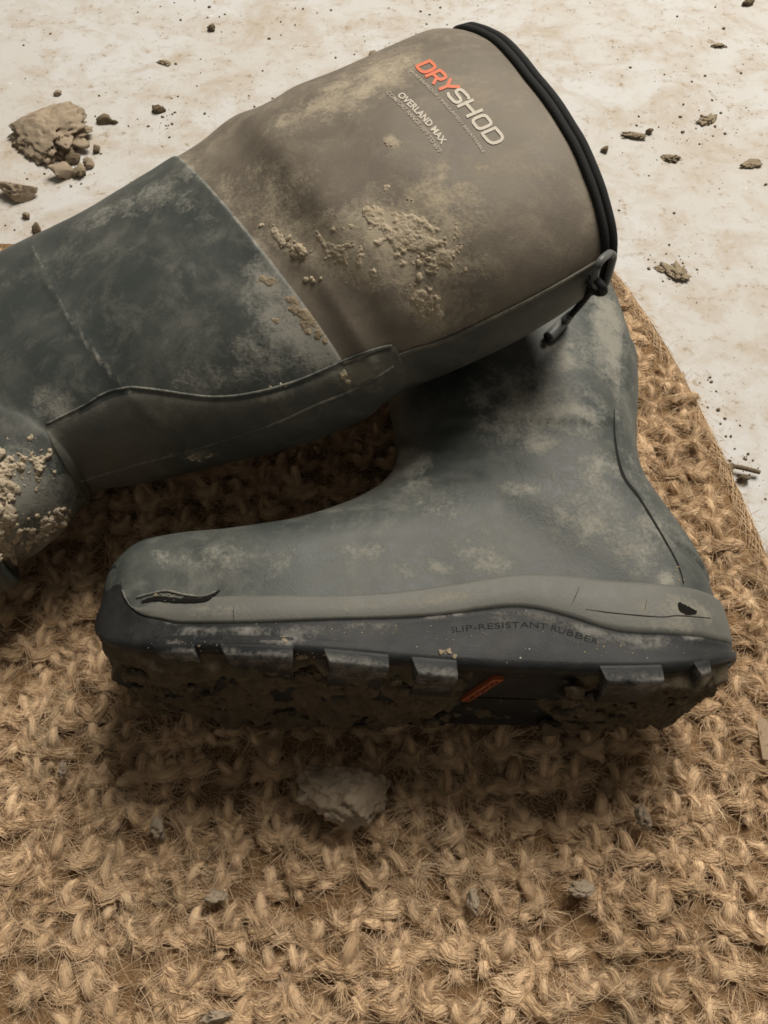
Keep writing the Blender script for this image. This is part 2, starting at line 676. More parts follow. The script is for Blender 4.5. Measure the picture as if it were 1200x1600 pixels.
def build_outsole(fr, root, dust_blobs=None, detail=True):
    def prof(u):
        yb, yt = tab(u, Y_BOT), tab(u, Y_TOP)
        return [(yb, -.0075), (yb - .0002, -.0025), (yb + .0012, .0004), (yb + .004, .0010), ((yb + yt) / 2 - .002, -.0002), (yt - .003, -.0006), (yt - .0012, -.0004),
                (yt - .0002, -.0012), (yt + .0004, -.006), (yt - .002, -.012)]
    V, n, m = rim_strip(fr, prof)
    F = ring_faces(n, m)
    # tread face: fill inward with concentric rings
    pts, nrm = outline(n)
    base = len(V)
    rings = [0.80, 0.6, 0.4, 0.2, 0.02]
    cen = np.array([(0.01, 0.0)])
    prev = [i * m for i in range(n)]
    for r in rings:
        cur = []
        for i in range(n):
            ux = pts[i, 0] * (0.93 if r > .5 else 0.88) ** 1 if False else pts[i, 0] - np.sign(pts[i, 0]) * 0.0
            w = pts[i, 1] * r
            u = np.clip(pts[i, 0], -.1435 + .012 * (1 - r) * 2, .1725 - .012 * (1 - r) * 2)
            cur.append(len(V))
            V.append(fr(u, tab(u, Y_BOT) + .0006, w))
        for i in range(n):
            k = (i + 1) % n
            F.append((prev[i], prev[k], cur[k], cur[i]))
        prev = cur
    return V, F


def swept_block(fr, u0, u1, side, depth, v_lo, v_hi, proud, nseg=8, taper=0.0):
    """tread lug: follows the sole edge from u0 to u1, from below the tread up onto the wall"""
    half = catmull(np.array(OUT), np.linspace(0, len(OUT) - 1, 400))
    us = np.linspace(u0, u1, nseg)
    w = np.interp(us, half[:, 0], half[:, 1])
    dw = np.gradient(w, us)
    V = []
    for k, u in enumerate(us):
        nn = np.array((-dw[k], 1.0)); nn /= np.linalg.norm(nn)
        yb = tab(u, Y_BOT)
        e = 0.0
        tp = taper * (1 - k / (nseg - 1))
        ring = [(yb + v_hi, proud * .2), (yb + v_hi - .0015, proud), (yb + .001, proud + .0006), (yb - v_lo + .0012, proud + .0002), (yb - v_lo, proud - .0015),
                (yb - v_lo, -depth), (yb + .002, -depth), (yb + .004, -.003)]
        for v, o in ring:
            V.append(fr(u + nn[0] * o + (tp if v < yb else 0), v, side * (w[k] + nn[1] * o)))
    m = 8
    F = grid_faces(nseg, m)
    F.append(tuple(range(m))[::-1])
    F.append(tuple((nseg - 1) * m + j for j in range(m)))
    return V, F


# ================================================================== BOOT LYING ON ITS SIDE, SOLE TO THE VIEWER
ZA = 0.078
rootA = empty('rubber_boot', (0.02, 0.25, 0.026))
tag(rootA, 'grey rubber boot lying on its side with its tread sole facing the viewer', 'boot', 'pair of muddy rubber boots')
Z = ZA
kA = [
    (('w', -.1375, .172), ('w', -.1380, .152), Z, .012, 2.2, 6, 0),
    (('p', 187, 902), ('w', -.1360, .151), Z, .0215, 2.2, 6, 0),
    (('p', 207, 873), ('w', -.130, .150), Z, .031, 2.2, 6.5, 0),
    (('p', 243, 845), ('w', -.118, .149), Z, .0395, 2.2, 7, 0),
    (('p', 298, 832), ('w', -.100, .149), Z, .0435, 2.2, 7, 0),
    (('p', 380, 823), ('w', -.070, .149), Z, .0472, 2.2, 7, 0),
    (('p', 475, 807), ('w', -.035, .149), Z, .0472, 2.15, 7, 0),
    (('p', 540, 786), ('w', 0.0, .149), Z, .0440, 2.1, 7, 0),
    (('p', 580, 766), ('w', .040, .149), Z, .0410, 2.1, 7, 0),
    (('p', 601, 749), ('w', .085, .149), Z, .0402, 2.1, 6.5, 0),
    (('p', 611, 735), ('w', .130, .149), Z, .0405, 2.1, 5.5, 0),
    (('p', 616, 722), ('w', .159, .151), Z, .0420, 2.1, 4.2, 0),
    (('p', 618, 710), ('w', .1665, .171), Z, .0425, 2.1, 3.3, 0),
    (('p', 617, 697), ('p', 1088, 915), Z, .0435, 2.1, 2.9, 0),
    (('p', 615, 680), ('p', 1062, 872), Z - .001, .045, 2.1, 2.7, 0),
    (('p', 612, 660), ('p', 1030, 825), Z - .002, .0465, 2.15, 2.6, 0),
    (('p', 608, 640), ('p', 1001, 780), Z - .003, .048, 2.2, 2.6, 0),
    (('p', 605, 615), ('p', 987, 738), Z - .004, .048, 2.3, 2.6, 0),
    (('p', 603, 585), ('p', 984, 688), Z - .005, .047, 2.3, 2.6, 0),
    (('p', 601, 545), ('p', 987, 630), Z - .006, .046, 2.3, 2.6, 0),
    (('p', 600, 500), ('p', 986, 570), Z - .007, .045, 2.3, 2.6, 0),
    (('p', 600, 450), ('p', 969, 505), Z - .009, .043, 2.3, 2.6, 0),
    (('p', 600, 405), ('p', 938, 446), Z - .011, .041, 2.3, 2.6, 0),
    (('p', 598, 360), ('p', 908, 392), Z - .013, .039, 2.3, 2.6, 0),
    (('p', 590, 315), ('p', 880, 335), Z - .015, .037, 2.3, 2.6, 0),
]
LA = Loft(kA, nt=150, per=9)
wrinkle(LA, 14, .0016, 3.1, 2)
LA.ridge([(690, 655), (790, 650), (960, 652)], .0009, 9)
LA.ridge([(690, 668), (800, 664), (950, 668)], -.0009, 10)
LA.ridge([(560, 850), (640, 890), (700, 905)], -.0010, 16)
LA.ridge([(625, 738), (680, 748), (745, 742)], -.0009, 7)
LA.ridge([(632, 700), (720, 708), (810, 690)], -.0007, 8)
LA.ridge([(626, 722), (700, 727), (770, 716)], .0006, 7)
LA.ridge([(300, 880), (340, 920)], -.0008, 14)
LA.ridge([(700, 590), (660, 640), (640, 700)], -.0012, 22)
LA.ridge([(820, 770), (930, 800), (1000, 850)], .0008, 22)
ns = LA.G.shape[0]
VA = LA.G.reshape(-1, 3)
FA = grid_faces(ns, LA.nt)
FA.append(tuple(range(LA.nt)))
upA = mesh_obj('upper', VA, FA, M_rubber, rootA)
blA = [(830, 640, 110, 70, 10, .52), (900, 800, 120, 70, 20, .36), (640, 880, 120, 34, -4, .34), (330, 880, 110, 40, 0, .28), (1010, 840, 50, 60, 30, .42), (650, 730, 30, 50, 20, .4), (860, 640, 90, 22, 5, .62), (850, 690, 50, 30, 0, .50), (880, 560, 45, 60, 20, .40), (950, 520, 26, 70, -8, .80), (975, 610, 18, 60, 0, .55),
       (760, 880, 50, 22, 0, .42), (840, 770, 60, 18, 10, .42), (700, 800, 80, 40, 20, .28), (440, 880, 40, 22, -20, .45), (570, 860, 60, 25, 0, .30),
       (1000, 870, 50, 40, 0, .42), (930, 740, 50, 50, 0, .34), (250, 870, 20, 14, 20, .4), (830, 600, 40, 40, 0, .45), (1040, 905, 20, 20, 0, .6)]
set_attr(upA, 'dust', blobs_attr(VA, LA.facing().reshape(-1), blA))
bvhA = LA.bvh()

# heel counter: raised strip down the back of the leg
seamA = [(968, 560), (962, 640), (964, 690), (976, 742), (1002, 778), (1035, 832), (1062, 882), (1074, 925)]
half = LA.nt // 2
seamA = dense(seamA)
def t_back(i): return find_t(LA, i, seamA, half - 34, half - 0.5)
i_a, i_b = 12 * 9 + 5, 20 * 9
V, F = overlay(LA, i_a, i_b, lambda i: t_back(i), lambda i: 2 * half - t_back(i), .0016, 16)
hc = mesh_obj('heel_counter', V, F, M_rubber, rootA)
set_attr(hc, 'dust', np.full(len(V), .25))

# outsole, rand, lugs
frA = sole_frame((0, 0, ZA), (1, 0, 0), (0, 1, 0))
V, F = build_outsole(frA, rootA)
osA = mesh_obj('outsole', V, F, M_sole, rootA)
Vn = np.array(V)
set_attr(osA, 'dust', blobs_attr(Vn, np.ones(len(V)), [(440, 1000, 40, 10, 0, .45), (650, 985, 60, 8, 0, .4), (1000, 1000, 60, 8, 0, .5), (260, 1010, 25, 12, 0, .35), (880, 985, 50, 10, 0, .35)]))
_d0 = np.array([a_.value for a_ in osA.data.attributes['dust'].data])
_d0 = lines_attr(Vn, np.ones(len(Vn)), [([(240, 966), (290, 981), (400, 982), (600, 973), (700, 963), (800, 955), (850, 959), (900, 976), (950, 991), (1000, 997), (1100, 996)], 3, .42), ([(200, 1022), (300, 1027), (460, 1036), (700, 1044)], 4, .30)], _d0)
osA.data.attributes['dust'].data.foreach_set('value', _d0.astype(np.float32))


def band_prof(u):
    a, b = tab(u, Y_TOP) - .0004, tab(u, Y_BAND)
    k = min(1.0, max(0.02, (u + .1245) / .020))
    b = a + (b - a) * k
    q = .0014
    return [(a - .001, -.006), (a, -.0016), (a + (b - a) * .06, -.0002), (a + (b - a) * .12, .0003), (a + (b - a) * .5, .0004), (a + (b - a) * .88, .0000), (a + (b - a) * .95, -.0003), (b, -.0011), (b + .0003, -.0065)]


V, n, m = rim_strip(frA, band_prof, 260)
# band stops at the toe bumper: drop faces ahead of it
pts, _ = outline(260)
F = [f for f in ring_faces(n, m) if pts[f[0] // m, 0] > -.1245 and pts[f[2] // m, 0] > -.1245]
bd = mesh_obj('rand_band', V, F, M_rand, rootA)
Vn = np.array(V)
set_attr(bd, 'dust', blobs_attr(Vn, np.ones(len(V)), [(350, 955, 60, 12, 0, .35), (1050, 960, 60, 30, 0, .5), (700, 935, 100, 14, -6, .35), (560, 950, 60, 12, 0, .3)]))


def px_u(px):
    return P(px, 1045, .122)[0]


lug_px = [(236, 306, .0026), (346, 460, .0040), (506, 608, .0048), (642, 715, .0064), (936, 1036, .0060), (1088, 1118, .0045)]
lugs = []
for side in (1, -1):
    for a, b, lo in lug_px:
        V, F = swept_block(frA, px_u(a), px_u(b), side, .026, lo if side > 0 else .0012, .0068, .0002, 8, taper=.0030)
        l = mesh_obj('tread_lug', V, F, M_sole, rootA, smooth=False)
        set_attr(l, 'dust', np.array([(.42 if (q_ % 8) in (3, 4) else .06) * (1 if side > 0 else 0) for q_ in range(len(V))]))
        bev = l.modifiers.new('bevel', 'BEVEL'); bev.width = .0006; bev.segments = 2; bev.limit_method = 'ANGLE'
# cleats across the middle of the tread
for k, u in enumerate([-.125, -.10, -.074, -.048, -.022, .004, .098, .122, .146]):
    V = []
    for du, dv in ((-.008, 0), (.008, 0)):
        pass
    yb = tab(u, Y_BOT)
    prof = [(-.022, .004), (0, -.004), (.022, .004)]
    for w, du in prof:
        for uu in (-.007, .007):
            for v in (yb + .002, yb - .0030):
                sft = .85 if v < yb else 1.0
                V.append(frA(u + du + uu * sft, v, w))
    F = []
    for i in range(2):
        b0, b1 = i * 4, (i + 1) * 4
        for x, y in ((0, 1), (1, 3), (3, 2), (2, 0)):
            F.append((b0 + x, b0 + y, b1 + y, b1 + x))
    F += [(0, 2, 3, 1), (8, 9, 11, 10)]
    l = mesh_obj('tread_cleat', V, F, M_sole, rootA, smooth=False)
    set_attr(l, 'dust', np.zeros(len(V)))
    bev = l.modifiers.new('bevel', 'BEVEL'); bev.width = .0008; bev.segments = 2

# mud packed into the tread
V, F = [], []
nu, nw = 260, 80
for i in range(nu):
    u = -.134 + .295 * i / (nu - 1)
    halfw = np.interp(u, [p[0] for p in OUT], [p[1] for p in OUT]) - .0035
    for j in range(nw):
        w = (j / (nw - 1) * 2 - 1) * max(halfw, .002)
        q = (u, w, 0)
        d = .0050 * fbm(q, 45, 6, 4.2) + .0034 * fbm(q, 150, 5, 1.2)
        shank = math.exp(-((u - .062) / .028) ** 4)
        d = d + .0042 - .0085 * shank + (.0030 * fbm(q, 90, 4, 8.8) if w < -.015 else 0)
        edge = min(1, (1 - abs(j / (nw - 1) * 2 - 1)) * 7)
        V.append(frA(u, tab(u, Y_BOT) - (d * edge - .002 * (1 - edge)), w))
F = grid_faces(nu, nw, wrap=False)
tag(mesh_obj('packed_mud', V, F, M_muddark, rootA), kind='stuff')

# ---- lettering helpers
def text_mesh(body, bold=0.0):
    cu = bpy.data.curves.new('t', 'FONT')
    cu.body = body
    cu.resolution_u = 3
    cu.offset = bold
    ob = bpy.data.objects.new('t', cu)
    COL.objects.link(ob)
    me = bpy.data.meshes.new_from_object(ob)
    v = np.array([x.co[:] for x in me.vertices])
    f = [tuple(p.vertices) for p in me.polygons]
    bpy.data.objects.remove(ob)
    bpy.data.curves.remove(cu)
    bpy.data.meshes.remove(me)
    v[:, 0] -= v[:, 0].min()
    v[:, 0] /= v[:, 0].max()
    v[:, 1] /= 0.73                      # cap height -> 1
    return v[:, :2], f


def stamp(bvh, pts_px, off):
    out = []
    last = None
    for x, y in pts_px:
        p, n = hit(bvh, x, y)
        if p is None:
            p, n = last
        last = (p, n)
        out.append(np.array(p + n * off))
    return out


# flat lettering on the outsole wall, relief shading painted as a darker colour
wall_bvh = BVHTree.FromPolygons([osA.matrix_world @ v.co + Vector(rootA.location) for v in osA.data.vertices], [tuple(p.vertices) for p in osA.data.polygons])
path = np.array([(706, 989), (750, 984), (800, 981), (845, 982), (885, 992), (932, 1007)], float)
v2, f2 = text_mesh('SLIP-RESISTANT RUBBER')
tt = v2[:, 0] * (len(path) - 1)
pp = catmull(path, tt)
pd = catmull(path, np.minimum(tt + .05, 5)) - catmull(path, np.maximum(tt - .05, 0))
pd /= np.linalg.norm(pd, axis=1)[:, None]
px = pp + np.stack([pd[:, 1], -pd[:, 0]], 1) * (v2[:, 1] * 9.5)[:, None]
top = stamp(wall_bvh, px, .00012)
bot = stamp(wall_bvh, px, -.0003)
o = mesh_obj('moulded_lettering', top, f2, M_letter, osA, smooth=False)

# orange emblem on the shank of the sole
def tread_pt(u, w, d):
    return frA(u, tab(u, Y_BOT) - d, w)
uc = [(.0500, .032), (.0545, .032), (.0420, .000), (.0375, .000)]   # slanted plate corners (u, w)
V = [tread_pt(u, w, .0016) for u, w in uc] + [tread_pt(u, w, -.001) for u, w in uc]
F = [(0, 1, 2, 3), (0, 4, 5, 1), (1, 5, 6, 2), (2, 6, 7, 3), (3, 7, 4, 0)]
em = mesh_obj('sole_emblem', V, F, M_emblem, osA, smooth=False)
v2, f2 = text_mesh('DRYSHOD')
V = []
for x, y in v2:
    x = .06 + .88 * x
    yy = .2 + .6 * y
    a = np.array(uc[3]) * (1 - x) + np.array(uc[0]) * x
    b = np.array(uc[2]) * (1 - x) + np.array(uc[1]) * x
    q = b * (1 - yy) + a * yy
    V.append(tread_pt(q[0], q[1], .0019))
mesh_obj('emblem_lettering', V, f2, M_crack, em, smooth=False)

# crack above the rand at the toe, and the cut at the heel
def ribbon(bvh, line, widths, off, n=40):
    line = np.array(line, float)
    t = np.linspace(0, len(line) - 1, n)
    p = catmull(line, t)
    w = np.interp(t, np.arange(len(line)), widths)
    d = np.gradient(p, axis=0)
    d /= np.linalg.norm(d, axis=1)[:, None] + 1e-9
    nn = np.stack([-d[:, 1], d[:, 0]], 1)
    jit = np.array([noise.noise(Vector((i * .7, line[0, 0] * .1, 0))) for i in range(n)])
    V = []
    for k in (-1, -.4, .4, 1):
        V.append(p + nn * (k * w * (1 + .35 * jit))[:, None])
    V = np.stack(V, 1).reshape(-1, 2)
    return stamp(bvh, V, off), grid_faces(n, 4, wrap=False)


def world_polys(objs):
    vs_, fs_ = [], []
    for o_ in objs:
        b0 = len(vs_)
        vs_ += [v.co + Vector(rootA.location) for v in o_.data.vertices]
        fs_ += [tuple(b0 + i for i in p.vertices) for p in o_.data.polygons]
    return BVHTree.FromPolygons(vs_, fs_)


toe_bvh = world_polys([upA, bd, osA])
V, F = ribbon(toe_bvh, [(222, 941), (245, 936), (285, 939), (322, 937), (345, 922)], [1, 3.6, 3.4, 2.6, .6], .0007)
mesh_obj('torn_crack', V, F, M_crack, upA)
V, F = tube(stamp(toe_bvh, catmull(np.array([(214, 934), (240, 927), (262, 924), (290, 930), (318, 932), (338, 925)], float), np.linspace(0, 5, 40)), .0004),
            [.0006 + .0005 * noise.noise(Vector((i * .8, 3, 1))) for i in range(40)], 8)
o = mesh_obj('torn_lip', V, F, M_rand, upA)
set_attr(o, 'dust', np.full(len(V), .35))
band_bvh = BVHTree.FromPolygons([v.co + Vector(rootA.location) for v in bd.data.vertices], [tuple(p.vertices) for p in bd.data.polygons])
upbvh2 = BVHTree.FromPolygons([v.co + Vector(rootA.location) for v in hc.data.vertices], [tuple(p.vertices) for p in hc.data.polygons])
V, F = ribbon(bvhA, [(x - 2, y) for x, y in ((961, 640), (963, 690), (975, 742), (1001, 779), (1034, 833), (1060, 880), (1070, 912))], [.5, 1.6, 2.2, 1.8, 1.3, 1.0, .6], .0004, 60)
mesh_obj('seam_groove', V, F, M_crease, hc)
V, F = ribbon(band_bvh, [(1060, 942), (1066, 950), (1076, 955), (1088, 957)], [1.5, 6, 6, 1.5], .0005, 24)
mesh_obj('cut', V, F, M_crack, bd)
for ln, wd in (([(915, 952), (960, 958), (1030, 964), (1060, 962), (1110, 966)], [.6, 1.3, 1.4, 1.4, 1]), ([(905, 918), (900, 930), (893, 945)], [.5, 1.1, .4]),
               ([(366, 946), (365, 960), (366, 972)], [.4, .9, .4]), ([(1010, 938), (1008, 952)], [.3, .8])):
    V, F = ribbon(band_bvh, ln, [w_ * .45 for w_ in wd], .00025, 24)
    mesh_obj('crease', V, F, M_crease, bd)

# ================================================================== BOOT ACROSS THE TOP
rootB = empty('rubber_boot', (-0.08, 0.33, 0.028))
tag(rootB, 'muddy brown and grey boot with printed lettering resting across the other boot', 'boot', 'pair of muddy rubber boots')
kB = [
    (('p', 680, 73), ('p', 945, 437), .184, .044, 2.2, 2.3, 0),
    (('p', 628, 72), ('p', 900, 474), .180, .051, 2.2, 2.3, 0),
    (('p', 556, 101), ('p', 830, 516), .174, .056, 2.2, 2.3, 0),
    (('p', 485, 137), ('p', 752, 553), .167, .060, 2.2, 2.3, .005),
    (('p', 430, 161), ('p', 692, 576), .161, .0600, 2.2, 2.3, .008),
    (('p', 388, 190), ('p', 650, 592), .1565, .0560, 2.2, 2.3, .015),
    (('p', 340, 214), ('p', 614, 615), .150, .0485, 2.2, 2.3, .014),
    (('p', 268, 261), ('p', 577, 640), .140, .048, 2.2, 2.3, .010),
    (('p', 200, 298), ('p', 470, 686), .128, .051, 2.2, 2.3, .008),
    (('p', 120, 338), ('p', 335, 722), .116, .051, 2.2, 2.3, .005),
    (('p', 50, 372), ('p', 240, 745), .106, .050, 2.2, 2.3, .004),
    (('p', 0, 396), ('p', 150, 763), .099, .049, 2.2, 2.4, 0),
    (('p', -45, 420), ('p', 124, 786), .094, .048, 2.2, 2.5, 0),
    (('p', -80, 438), ('p', 93, 822), .090, .046, 2.2, 2.6, 0),
    (('p', -108, 455), ('p', 50, 857), .087, .044, 2.2, 2.8, 0),
    (('p', -128, 470), ('p', 0, 889), .085, .043, 2.2, 3.2, 0),
    (('w', -.288, .385), ('w', -.205, .200), .084, .042, 2.2, 4.2, 0),
    (('w', -.292, .395), ('w', -.226, .205), .084, .042, 2.2, 5, 0),
    (('w', -.296, .404), ('w', -.250, .245), .084, .042, 2.2, 6, 0),
    (('w', -.302, .418), ('w', -.272, .290), .084, .044, 2.2, 7, 0),
    (('w', -.308, .436), ('w', -.293, .332), .084, .047, 2.2, 7, 0),
    (('w', -.316, .458), ('w', -.312, .370), .084, .048, 2.2, 7, 0),
    (('w', -.326, .482), ('w', -.332, .410), .084, .043, 2.2, 7, 0),
    (('w', -.337, .498), ('w', -.350, .446), .084, .032, 2.2, 7, 0),
    (('w', -.352, .500), ('w', -.3605, .467), .084, .012, 2.2, 6, 0),
]
LB = Loft(kB, nt=170, per=14)
PER = 14
SEAM = 7 * PER
wrinkle(LB, 11, .0022, 9.4, 2)
LB.ridge([(52, 385), (75, 440), (120, 515), (180, 590), (240, 650), (285, 695)], .0006, 6)
LB.ridge([(640, 330), (700, 420), (690, 520)], -.0008, 40)
wrinkle(LB, 45, .00035, 2.2, 2)
# heel counter of the shell: a step up behind this line
HEEL = [(-260, 500), (-60, 612), (0, 640), (40, 655), (85, 690), (115, 725), (134, 756), (150, 800)]
HEEL = catmull(np.array(HEEL, float), np.linspace(0, 7, 60))
_d, _sd = poly_dist(LB.pix().reshape(-1, 2), HEEL)
_st = np.where(_sd > 0, 1, -1) * _d
LB.displace((.0013 * np.clip(_st / 7 + .5, 0, 1) * LB.facing().reshape(-1) * (np.arange(len(_d)) >= 9 * PER * LB.nt)).reshape(LB.G.shape[:2]))
fb = LB.facing()
# brown calf section
Gb = LB.G[:SEAM + 3]
V = Gb.reshape(-1, 3)
cf = mesh_obj('calf_section', V, grid_faces(len(Gb), LB.nt), M_brown, rootB)
blB = [(640, 385, 125, 85, 20, .60), (470, 370, 95, 60, 30, .50), (700, 470, 60, 70, 0, .45), (640, 370, 75, 55, 20, 1.0), (690, 400, 40, 40, 0, .95), (600, 340, 50, 26, 0, .9), (450, 375, 45, 26, 35, .9), (530, 380, 60, 50, 30, .62), (670, 480, 30, 50, -30, 1.0),
       (420, 300, 90, 60, 0, .42), (560, 140, 110, 30, -25, .52), (600, 110, 70, 25, -25, .5), (615, 222, 14, 9, 20, .75), (690, 270, 12, 26, 10, .55), (740, 262, 26, 8, -10, .5), (560, 420, 60, 26, 30, .6),
       (480, 175, 90, 22, -28, .40), (300, 260, 30, 30, 0, .3), (680, 330, 90, 70, 0, .5)]
set_attr(cf, 'dust', blobs_attr(V, fb[:SEAM + 3].reshape(-1), blB))
# grey rubber shell from the seam down over the foot, a little proud of the calf
i0 = SEAM
rows = []
offs = [-.0012, .0006, .0011, .0012]
Gs, Ns = LB.G[i0:], LB.Nn[i0:]
rows = [Gs[0] + Ns[0] * (-.0008), Gs[0] + Ns[0] * .0007]
Gq = np.concatenate([np.array(rows), Gs[1:] + Ns[1:] * .0012])
V = Gq.reshape(-1, 3)
F = grid_faces(len(Gq), LB.nt)
F.append(tuple((len(Gq) - 1) * LB.nt + j for j in range(LB.nt)))
sh = mesh_obj('rubber_shell', V, F, M_rubber, rootB)
fsh = np.concatenate([fb[i0:i0 + 1], fb[i0:i0 + 1], fb[i0 + 1:]]).reshape(-1)
seam_px = proj(LB.G[SEAM])
blS = [(480, 505, 110, 60, 45, .75), (60, 800, 110, 90, 0, .5), (250, 300, 110, 26, -28, .35), (330, 590, 90, 30, -8, .35), (470, 500, 85, 45, 45, .72), (420, 440, 40, 25, 45, .65), (530, 560, 50, 30, 40, .6), (400, 560, 60, 40, 30, .35), (90, 640, 50, 30, 30, .45), (180, 330, 90, 20, -27, .35),
       (30, 760, 60, 60, 0, .7), (0, 800, 60, 70, 0, .9), (80, 840, 40, 30, -30, .7), (300, 320, 60, 22, 40, .3), (330, 660, 60, 12, -15, .4)]
d = blobs_attr(V, fsh, blS)
d = lines_attr(V, fsh, [([(52, 385), (75, 440), (120, 515), (180, 590), (240, 650), (285, 695)], 4, .44), ([(-10, 632), (40, 652), (85, 688), (115, 722), (134, 756)], 7, .25)], d)
d[LB.nt:2 * LB.nt] = .6
set_attr(sh, 'dust', d)
bvhB = LB.bvh()
shell_bvh = BVHTree.FromPolygons([Vector(v) for v in V], F[:-1])

# back strip of the calf (dark), with its piping edge
hb = LB.nt // 2
pipe = [(700, 800), (640, 547), (700, 527), (800, 480), (870, 443), (945, 398), (1000, 360)]
pipe = [(600, 562), (640, 547), (700, 527), (800, 480), (870, 443), (945, 398), (1010, 350)]
pipe = dense(pipe)
tc = {i: find_t(LB, i, pipe, hb - 45, hb + 2) for i in range(0, int(5.35 * PER) + 1)}
V, F = overlay(LB, 0, int(5.35 * PER), lambda i: tc[i], lambda i: hb + 26, .0013, 14)
bs = mesh_obj('back_strip', V, F, M_strip, rootB)
set_attr(bs, 'dust', np.full(len(V), .10))
V, F = tube([LB.at(min(i, len(LB.G) - 2), tc[i])[0] + LB.at(i, tc[i])[1] * .0008 for i in range(1, int(5.35 * PER))], .00075, 8)
o = mesh_obj('piping', V, F, M_strip, bs)
set_attr(o, 'dust', np.full(len(V), .42))

# reinforcing strip of the rubber shell
up_edge = [(20, 690), (75, 662), (130, 635), (165, 615), (200, 606), (240, 608), (330, 619), (400, 612), (470, 592), (540, 562), (585, 545), (615, 538), (632, 543), (641, 565), (643, 640)]
up_edge = dense(up_edge)
rng = range(int(5.12 * PER), 12 * PER)
ts = {i: find_t(LB, i, up_edge, hb - 62, hb + 2, 90) for i in rng}
V, F = overlay(LB, rng[0], rng[-1], lambda i: ts[i], lambda i: hb + 24, .0017, 28)
rs = mesh_obj('reinforcing_strip', V, F, M_strip, rootB)
set_attr(rs, 'dust', np.clip(blobs_attr(np.array(V), np.ones(len(V)), [(565, 585, 40, 30, 0, .7), (310, 712, 40, 12, 0, .6), (420, 620, 60, 10, -10, .4)]), .1, 1))
V, F = tube([LB.at(i, ts[i])[0] + LB.at(i, ts[i])[1] * .0013 for i in list(rng)[2:-4]], .0007, 8)
o = mesh_obj('strip_edge', V, F, M_rubber, rs)
set_attr(o, 'dust', np.full(len(V), .40))
low = [(60, 775), (130, 747), (215, 722), (300, 700), (420, 662), (500, 628), (570, 598), (645, 548)]
low = dense(low)
tl = {i: find_t(LB, i, low, hb - 40, hb + 4, 80) for i in rng}
V, F = tube([LB.at(i, tl[i])[0] + LB.at(i, tl[i])[1] * .0014 for i in list(rng)[6:-6]], .0011, 8)
o = mesh_obj('strip_rib', V, F, M_strip, rs)
set_attr(o, 'dust', np.full(len(V), .35))

# binding: two rolls round the mouth, lining inside
tan = LB.G[0].mean(0) - LB.G[4].mean(0)
tan /= np.linalg.norm(tan)
for off, rad, out in ((.0003, .0022, .0010), (.0041, .0023, .0006)):
    path = LB.G[0] + tan * off + LB.Nn[0] * out
    V, F = tube(path, [rad * (1 + .08 * noise.noise(Vector(p * 60))) for p in path], 12, closed=True)
    mesh_obj('binding_roll', V, F, M_bind, rootB)
rowsV = []
cen = LB.G[0].mean(0)
for k in range(12):
    g = LB.G[k * 6]
    c0 = g.mean(0)
    rowsV.append(c0 + (g - c0) * (0.955 if k < 11 else .05) + (tan * .008 if k == 0 else 0))
V = np.array(rowsV).reshape(-1, 3)
mesh_obj('lining', V, grid_faces(12, LB.nt), M_lining, rootB)
# the other boot's mouth
tanA = LA.G[-1].mean(0) - LA.G[-5].mean(0)
tanA /= np.linalg.norm(tanA)
V, F = tube(LA.G[-1] + tanA * .001, .0035, 10, closed=True)
mesh_obj('binding_roll', V, F, M_bind, rootA)
rowsV = []
for k in range(10):
    g = LA.G[-1 - k * 5]
    c0 = g.mean(0)
    rowsV.append(c0 + (g - c0) * (0.95 if k < 9 else .05))
mesh_obj('lining', np.array(rowsV).reshape(-1, 3), grid_faces(10, LA.nt), M_lining, rootA)

# heel sole of this boot (mostly past the picture's left edge)
Ub, Vb = np.array((.447, -.894, 0)), np.array((.894, .447, 0))
Ob = np.array((-.226, .203, .0845)) - Ub * .172 - Vb * .150
Ob[2] = .0845
frB = sole_frame(Ob, Ub, Vb)
V, F = build_outsole(frB, rootB)
o = mesh_obj('outsole', V, F, M_sole, rootB)
set_attr(o, 'dust', np.zeros(len(V)))
for side in (1, -1):
    for a, b, lo in lug_px:
        V, F = swept_block(frB, px_u(a), px_u(b), side, .026, lo, .0068, .0002, 8, taper=.0030)
        l = mesh_obj('tread_lug', V, F, M_sole, rootB, smooth=False)
        set_attr(l, 'dust', np.zeros(len(V)))

# ---- printed lettering on the calf
calf_bvh = bvhB
Zx = lambda X, Y: (580 + X * 260 / 1200, 60 + Y * 220 / 1015)
STROKES = {
    'D': [[(0, 0), (.62, 0), (.85, .12), (.92, .35), (.92, .68), (.80, .92), (.58, 1), (0, 1), (0, 0)]],
    'R': [[(0, 0), (0, 1), (.62, 1), (.86, .92), (.92, .72), (.86, .52), (.62, .44), (.0, .44)], [(.55, .44), (.92, 0)]],
    'Y': [[(0, 1), (.44, .48), (.92, 1)], [(.44, .48), (.42, 0)]],
    'S': [[(.90, .94), (.75, 1), (.22, 1), (.04, .92), (0, .76), (.06, .60), (.22, .54), (.70, .48), (.87, .40), (.92, .24), (.86, .08), (.70, 0), (.18, 0), (0, .08)]],
    'H': [[(0, 0), (0, 1)], [(.9, 0), (.9, 1)], [(0, .52), (.9, .52)]],
    'O': [[(.22, 0), (.72, 0), (.88, .1), (.93, .3), (.93, .72), (.88, .9), (.72, 1), (.22, 1), (.06, .9), (0, .72), (0, .3), (.06, .1), (.22, 0)]],
}
anchors = [(325, 207), (400, 275), (472, 345), (548, 408), (630, 492), (722, 592), (797, 690), (885, 790)]
widths = [.78, .78, .86, .84, .80, .78, .86]
upv = np.array((98, -42.0))
logo_o, logo_p = ([], []), ([], [])


